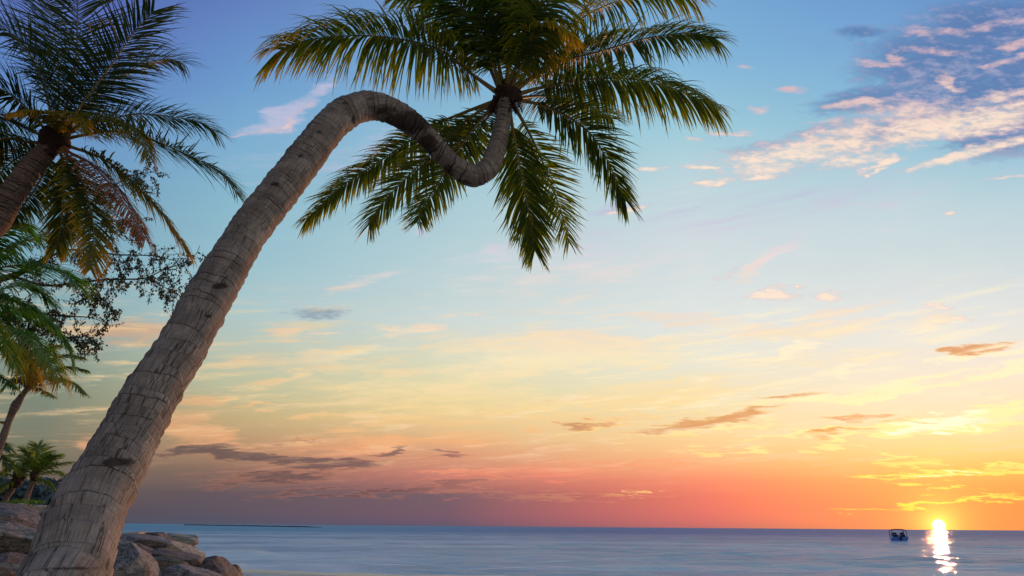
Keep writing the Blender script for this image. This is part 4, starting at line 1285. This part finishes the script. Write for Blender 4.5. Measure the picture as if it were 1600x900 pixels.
R_ = [
    # right of the trunk
    ([(160, 840), (165, 832), (190, 825), (212, 829), (216, 834), (200, 850), (165, 852)], 27, 3.0, 'beige', 'small flat pale rock showing just beside the trunk at the top of the pile', .03),
    ([(222, 850), (228, 832), (232, 827), (242, 827), (254, 834), (268, 846), (262, 862), (230, 866)], 21, 1.1, 'brown', 'brown upright block standing on the dark slab at the top of the pile', .03),
    ([(178, 846), (190, 833), (204, 832), (240, 842), (264, 848), (266, 858), (248, 856), (210, 851), (186, 848)], 19.0, 2.2, 'slate', 'long dark purple-brown slab lying over a black hollow beside the trunk', .03),
    ([(254, 840), (256, 832), (280, 834), (300, 841), (305, 847), (296, 854), (262, 852)], 28, 2.6, 'pale', 'flat grey-green rock farthest out towards the water with a dark underside', .03),
    ([(262, 842), (276, 848), (298, 860), (314, 870), (308, 878), (282, 874), (265, 864)], 18.0, 1.2, 'beige', 'cream coloured wedge-shaped rock sloping down to the sea', .025),
    ([(216, 878), (236, 862), (252, 856), (276, 862), (304, 868), (322, 874), (312, 884), (280, 886), (240, 888)], 16.2, 1.7, 'brown', 'brown slab under the cream wedge with reddish edges', .035),
    ([(222, 884), (234, 872), (258, 868), (282, 876), (284, 900), (262, 916), (224, 912)], 14.8, 1.3, 'moss', 'mossy brown rock wedged between the big round boulder and the grey one', .045),
    ([(150, 870), (168, 850), (182, 846), (196, 850), (214, 864), (226, 884), (230, 905), (220, 940), (150, 950), (142, 900)], 11.6, 1.6, 'grey', 'big rounded grey boulder touching the trunk on its sea side', .045),
    ([(218, 910), (240, 890), (262, 876), (284, 880), (314, 890), (338, 904), (352, 925), (300, 960), (230, 950)], 12.8, 1.8, 'slate', 'broad grey foreground boulder with a pale diagonal facet', .04),
    ([(312, 884), (322, 872), (338, 870), (352, 880), (362, 893), (366, 912), (340, 926), (312, 920)], 15.2, 1.4, 'brown', 'rounded reddish brown rock at the seaward tip of the pile', .035),
    ([(359, 890), (364, 882), (371, 883), (375, 893), (374, 906), (362, 908)], 17.2, .6, 'moss', 'small green mossy stone last before the sand', .04),
    ([(300, 874), (310, 868), (320, 871), (322, 880), (308, 884)], 17.0, .6, 'tan', 'small tan stone at the foot of the cream wedge', .03),
    # left of the trunk
    ([(-40, 800), (-20, 776), (8, 778), (30, 790), (46, 803), (40, 818), (-20, 830)], 20, 3.0, 'brown', 'dark brown sloping slab at the top of the bank below the young palms', .03),
    ([(-40, 800), (-10, 790), (6, 793), (24, 802), (44, 806), (58, 820), (62, 828), (54, 836), (30, 828), (-10, 816), (-40, 815)], 14.5, 1.6, 'slate', 'long pinkish grey slab slanting down towards the trunk', .035),
    ([(-60, 830), (-20, 815), (20, 817), (40, 826), (60, 838), (74, 850), (70, 872), (40, 874), (-10, 866), (-60, 870)], 10.2, 1.5, 'grey', 'big veined grey boulder at the near edge of the bank', .045),
    ([(-20, 872), (4, 862), (26, 868), (40, 876), (42, 888), (20, 892), (-20, 888)], 9.0, .9, 'brown', 'low brown stone under the veined grey boulder', .04),
    ([(-20, 890), (6, 878), (30, 880), (52, 890), (56, 912), (20, 930), (-20, 925)], 8.0, .9, 'tan', 'rusty tan stone at the bottom of the bank beside the trunk', .04),
    ([(40, 806), (44, 796), (56, 793), (68, 798), (72, 808), (66, 818), (50, 820)], 23, 1.6, 'pale', 'bluish grey block between the long slab and the tan boulder', .03),
    ([(56, 835), (64, 815), (72, 800), (90, 788), (112, 792), (120, 815), (110, 850), (70, 858)], 17.5, 1.8, 'tan', 'tan boulder half hidden behind the foot of the curved palm', .035),
    ([(26, 796), (34, 787), (60, 785), (96, 786), (118, 792), (110, 806), (50, 806)], 26, 3.4, 'beige', 'long pale beige ledge along the top of the bank', .03),
    # propping up the others
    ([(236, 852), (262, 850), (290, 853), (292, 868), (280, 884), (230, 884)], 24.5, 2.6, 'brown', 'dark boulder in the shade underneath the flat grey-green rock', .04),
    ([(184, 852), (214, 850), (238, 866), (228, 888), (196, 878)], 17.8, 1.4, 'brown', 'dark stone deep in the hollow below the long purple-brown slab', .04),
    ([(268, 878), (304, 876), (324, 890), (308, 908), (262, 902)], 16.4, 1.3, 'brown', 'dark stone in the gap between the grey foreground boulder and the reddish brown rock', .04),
    # behind the trunk, seen from a step aside
    ([(92, 850), (110, 832), (140, 830), (165, 842), (172, 866), (150, 884), (104, 884)], 15.5, 1.8, 'slate', 'dark boulder hidden behind the curved palm trunk', .04),
    ([(104, 812), (124, 802), (152, 810), (166, 826), (150, 842), (110, 840)], 21, 2.0, 'tan', 'tan block hidden behind the trunk near the top of the pile', .035),
    ([(56, 900), (70, 872), (100, 866), (140, 876), (150, 910), (120, 950), (70, 950)], 9.8, 1.4, 'grey', 'grey boulder hidden close behind the foot of the trunk', .04),
]
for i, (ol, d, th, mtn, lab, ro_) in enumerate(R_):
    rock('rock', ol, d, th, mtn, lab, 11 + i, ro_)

# loose rubble filling the gaps between the boulders
rv = []; rf = []
for k in range(1500):
    y = rng.uniform(7.5, 44)
    t = rng.uniform(-.6, 7.5)
    x = float(toe(y)) - t
    z = float(ground_z(x, y))
    s = rng.uniform(.07, .27)
    M = np.array(Matrix.Rotation(rng.uniform(0, 6.3), 3, 'Z') @ Matrix.Rotation(rng.uniform(-.6, .6), 3, 'X'))
    pts = np.array([[a, b, c_] for a in (-1, 1) for b in (-1, 1) for c_ in (-1, 1)], float) * [s, s * rng.uniform(.6, 1), s * rng.uniform(.4, .8)]
    pts *= 1 + rng.normal(0, .16, pts.shape)
    pts = pts @ M.T + [x, y, z + s * .15]
    b_ = len(rv)
    rv += list(pts)
    rf += [[b_ + i for i in f] for f in ((0, 1, 3, 2), (4, 6, 7, 5), (0, 4, 5, 1), (2, 3, 7, 6), (0, 2, 6, 4), (1, 5, 7, 3))]
tag(mk('rubble', rv, np.array(rf), RM['slate']), 'loose broken stones filling the gaps between the boulders', 'rubble', None, 'stuff')

# grass between rocks and palms
gv = []; gf = []; gdv = []
for (cx, cy, d, sp, nn) in ((30, 787, 27, 14, 160), (40, 796, 24, 8, 150), (66, 803, 22, 3, 26), (54, 786, 30, 18, 90), (12, 788, 30, 14, 60)):
    for k in range(nn):
        p = at(cx + rng.normal(0, sp * .6), cy + rng.normal(0, 1.6), d + rng.normal(0, .3))
        h = rng.uniform(.05, .16); a = rng.uniform(0, 6.28)
        w = np.array([math.cos(a), math.sin(a), 0]) * .022
        tip = p + np.array([rng.normal(0, .06), rng.normal(0, .04), h])
        k_ = len(gv)
        gv += [p - w, p + w, tip]
        gf.append([k_, k_ + 1, k_ + 2])
        gdv += [rng.random()] * 3
tag(mk('grass', gv, np.array(gf), M_grass, attrs={'dry': gdv}), 'fresh green grass and creepers growing over the top of the rock bank', 'grass', None, 'stuff')

# ------------------------------------------------------------------ wooded headland in the distance
hv = []; hf = []; hd_ = []
for k in range(150):
    px = rng.uniform(-260, 132)
    d = rng.uniform(270, 330)
    top = 748 + 10 * math.sin(px * .05) + rng.uniform(-3, 10) + max(0, px - 70) * .75
    c_ = at(px, top + 12, d)
    R0 = rng.uniform(3.0, 5.0)
    nn = 120
    th = rng.uniform(0, 2 * PI, nn); ph = np.arccos(rng.uniform(-1, 1, nn))
    for a, b in zip(th, ph):
        r = R0 * rng.uniform(.65, 1.05)
        p = c_ + np.array([r * math.sin(b) * math.cos(a), r * math.sin(b) * math.sin(a), r * .8 * math.cos(b)])
        e1 = rng.normal(0, 1, 3); e1 /= np.linalg.norm(e1); e2 = np.cross(e1, rng.normal(0, 1, 3)); e2 /= np.linalg.norm(e2)
        s = rng.uniform(.5, 1.1)
        k_ = len(hv)
        hv += [p - e1 * s, p + e2 * s, p + e1 * s, p - e2 * s]
        hf.append([k_, k_ + 1, k_ + 2, k_ + 3])
        hd_ += [rng.random()] * 4
    zt = c_[2]
    for z in np.arange(3.0, zt, 2.2):
        for j in range(9):
            p = np.array([c_[0] + rng.uniform(-3.5, 3.5), c_[1] + rng.uniform(-3, 3), z])
            e1 = rng.normal(0, 1, 3); e1 /= np.linalg.norm(e1); e2 = np.cross(e1, rng.normal(0, 1, 3)); e2 /= np.linalg.norm(e2)
            s = rng.uniform(1.0, 1.9)
            k_ = len(hv)
            hv += [p - e1 * s, p + e2 * s, p + e1 * s, p - e2 * s]
            hf.append([k_, k_ + 1, k_ + 2, k_ + 3])
            hd_ += [rng.random()] * 4
tag(mk('distant_woods', hv, np.array(hf), M_wood_far, attrs={'dry': hd_}), 'blue-green belt of far-off trees along the shore behind the young palms', 'trees', None, 'stuff')

# ------------------------------------------------------------------ far breakwater
bw_p0 = at(500, 820.7, 760); bw_p1 = at(290, 818, 1500)
n = 260
L0 = bw_p1 - bw_p0
bv = []
for i in range(n):
    f = i / (n - 1)
    p = bw_p0 + L0 * f
    h = (1.15 + .8 * f) * (0.55 + .6 * float(fbm2(f * 60, 0.3, 2, 3))) * min(1, f * 14 + .3)
    w = 4.0
    nrm_ = np.array([L0[1], -L0[0], 0]); nrm_ /= np.linalg.norm(nrm_)
    for (o_, z_) in ((-w, -1.0), (-w * .45, h), (w * .45, h * .95), (w, -1.0)):
        bv.append([p[0] + nrm_[0] * o_, p[1] + nrm_[1] * o_, z_])
bo = mk('breakwater', bv, grid_faces(n, 4), plain('wet_dark_stone', (0.035, 0.045, 0.06), .8, 0, .3, .3, .1))
tag(bo, 'long low dark breakwater lying on the horizon', 'breakwater')

# ------------------------------------------------------------------ motor boat
rb = ray(1408, 845.6)
kb = -(CAM[2]) / rb[2]
BP = CAM + rb * kb                        # where that line of sight meets the water
BW = 24.5 / F * BP[1]                     # beam seen across the picture
boat = thing('motor_boat', (BP[0], BP[1], 0), 'small dark blue motor boat with a sun canopy anchored near the setting sun', 'boat')
boat.rotation_euler = (0, 0, math.radians(-14))
M_hull = plain('navy_hull_paint', (0.05, 0.16, 0.58), .3, 0, .1, 3)
M_trim = plain('pale_blue_trim', (0.16, 0.42, 0.62), .35, 0, .1, 3)
M_canvas = plain('dark_canvas', (0.012, 0.020, 0.022), .8, 0, .1, 3)
M_glass = plain('dark_tinted_glass', (0.006, 0.010, 0.035), .08, 0, .1, 3)
M_metal = plain('steel_tube', (0.05, 0.08, 0.10), .35, .6, .1, 3)
hb = BW / 2 * .94
LEN = 5.6
ns = 22
prof = []
for i in range(ns):
    f = i / (ns - 1)                     # 0 stern (towards the camera) .. 1 bow
    w = hb * (1 - max(0, (f - .45) / .55) ** 2.2 * .97) * (0.93 + .07 * min(1, f * 4))
    sh = .78 + .34 * f ** 2
    kee = -.25 + .35 * max(0, (f - .75) / .25) ** 2
    y = LEN * f
    prof.append([(-w * .96, y, sh), (-w, y, sh - .10), (-w * .93, y, .30), (-w * .78, y, .02), (0, y, kee), (w * .78, y, .02), (w * .93, y, .30), (w, y, sh - .10), (w * .96, y, sh)])
hvv = np.array(prof).reshape(-1, 3)
hff = grid_faces(ns, 9).tolist() + [list(range(9))[::-1]]
hull = mk('hull', hvv, hff, M_hull, boat)


def boxmesh(cx, cy, cz, sx, sy, sz, tx=1.0, ty=1.0, r=.02):
    bm = bmesh.new()
    bmesh.ops.create_cube(bm, size=1.0)
    for v in bm.verts:
        k = tx if v.co.z > 0 else 1.0
        k2 = ty if v.co.z > 0 else 1.0
        v.co = Vector((v.co.x * sx * k, v.co.y * sy * k2, v.co.z * sz))
    bmesh.ops.bevel(bm, geom=bm.edges[:], offset=min(r, sx * .2, sy * .2, sz * .2), segments=2, affect='EDGES')
    vs = [tuple(v.co + Vector((cx, cy, cz))) for v in bm.verts]
    fs = [[v.index for v in f.verts] for f in bm.faces]
    bm.free()
    return vs, fs


def bpart(name, parent, mat, *a, **k):
    bmv, bmf = boxmesh(*a, **k)
    return mk(name, np.array(bmv), bmf, mat, parent)


deckv = [(p[0][0] * .985, p[0][1], p[0][2] - .16) for p in prof] + [(p[-1][0] * .985, p[-1][1], p[-1][2] - .16) for p in prof][::-1]
mk('deck', np.array(deckv), [list(range(len(deckv)))], M_trim, boat)
rail = np.array([(p[0][0], p[0][1], p[0][2] + .01) for p in prof]); simple_tube('rub_rail', rail, np.full(ns, .045), M_trim, boat, None, 6)
rail2 = np.array([(p[-1][0], p[-1][1], p[-1][2] + .01) for p in prof]); simple_tube('rub_rail', rail2, np.full(ns, .045), M_trim, boat, None, 6)
bpart('cabin', boat, M_hull, -hb * .42, 2.9, .95, hb * .80, 1.7, .66, tx=.88, ty=.8, r=.06)
bpart('cabin', boat, M_hull, hb * .50, 2.9, .95, hb * .62, 1.7, .70, tx=.88, ty=.8, r=.06)
w1 = bpart('windscreen', boat, M_glass, -hb * .40, 2.5, 1.42, hb * .58, .10, .36, tx=.86, r=.02)
w2 = bpart('windscreen', boat, M_glass, hb * .52, 2.5, 1.45, hb * .46, .10, .40, tx=.86, r=.02)
bpart('seat', boat, M_canvas, -hb * .42, 1.3, .90, hb * .52, .5, .55, r=.05)
bpart('seat', boat, M_canvas, hb * .50, 1.3, .92, hb * .46, .5, .60, r=.05)
eng = bpart('outboard_engine', boat, M_canvas, 0.0, -.28, .62, .42, .5, .62, tx=.8, ty=.8, r=.08)
bpart('engine_leg', eng, M_canvas, 0.0, -.28, .10, .14, .26, .75, r=.03)
TOPZ = 2.2 + 0.10
cvv = []
nc_, nl = 11, 9
for i in range(nl):
    for j in range(nc_):
        u = j / (nc_ - 1) * 2 - 1; f = i / (nl - 1)
        cvv.append((u * hb * .86, 1.0 + 2.4 * f, TOPZ - .16 * abs(u) ** 3 - .06 * (2 * f - 1) ** 2))
n0_ = len(cvv)
cvv += [(x, y, z - .12) for x, y, z in cvv]
cff = grid_faces(nl, nc_).tolist() + [[a + n0_ for a in f[::-1]] for f in grid_faces(nl, nc_).tolist()]
edge = [j for j in range(nc_)] + [i * nc_ + nc_ - 1 for i in range(1, nl)] + [(nl - 1) * nc_ + j for j in range(nc_ - 2, -1, -1)] + [i * nc_ for i in range(nl - 2, 0, -1)]
for a, b in zip(edge, edge[1:] + edge[:1]):
    cff.append([b, a, a + n0_, b + n0_])
mk('canopy', np.array(cvv), cff, M_canvas, boat)
for (sx, y0, y1) in ((-1, 1.1, .9), (1, 1.1, .9), (-1, 3.3, 3.5), (1, 3.3, 3.5)):
    C = np.linspace([sx * hb * .84, y0, TOPZ - .16], [sx * hb * .92, y1, .75], 6)
    simple_tube('canopy_post', C, np.full(6, .065), M_metal, boat, None, 6)
C = np.array([[-hb * 1.02, .5, .55], [-hb * 1.06, .5, .40], [-hb * 1.06, .5, .26], [-hb * 1.03, .5, .12]])
simple_tube('fender', C, [.03, .10, .10, .03], M_trim, boat, None, 8)
C = np.linspace([hb * .7, LEN * .84, .86], [hb * .35, LEN * 1.0, 1.15], 5)
simple_tube('bow_rail', C, np.full(5, .03), M_metal, boat, None, 6)
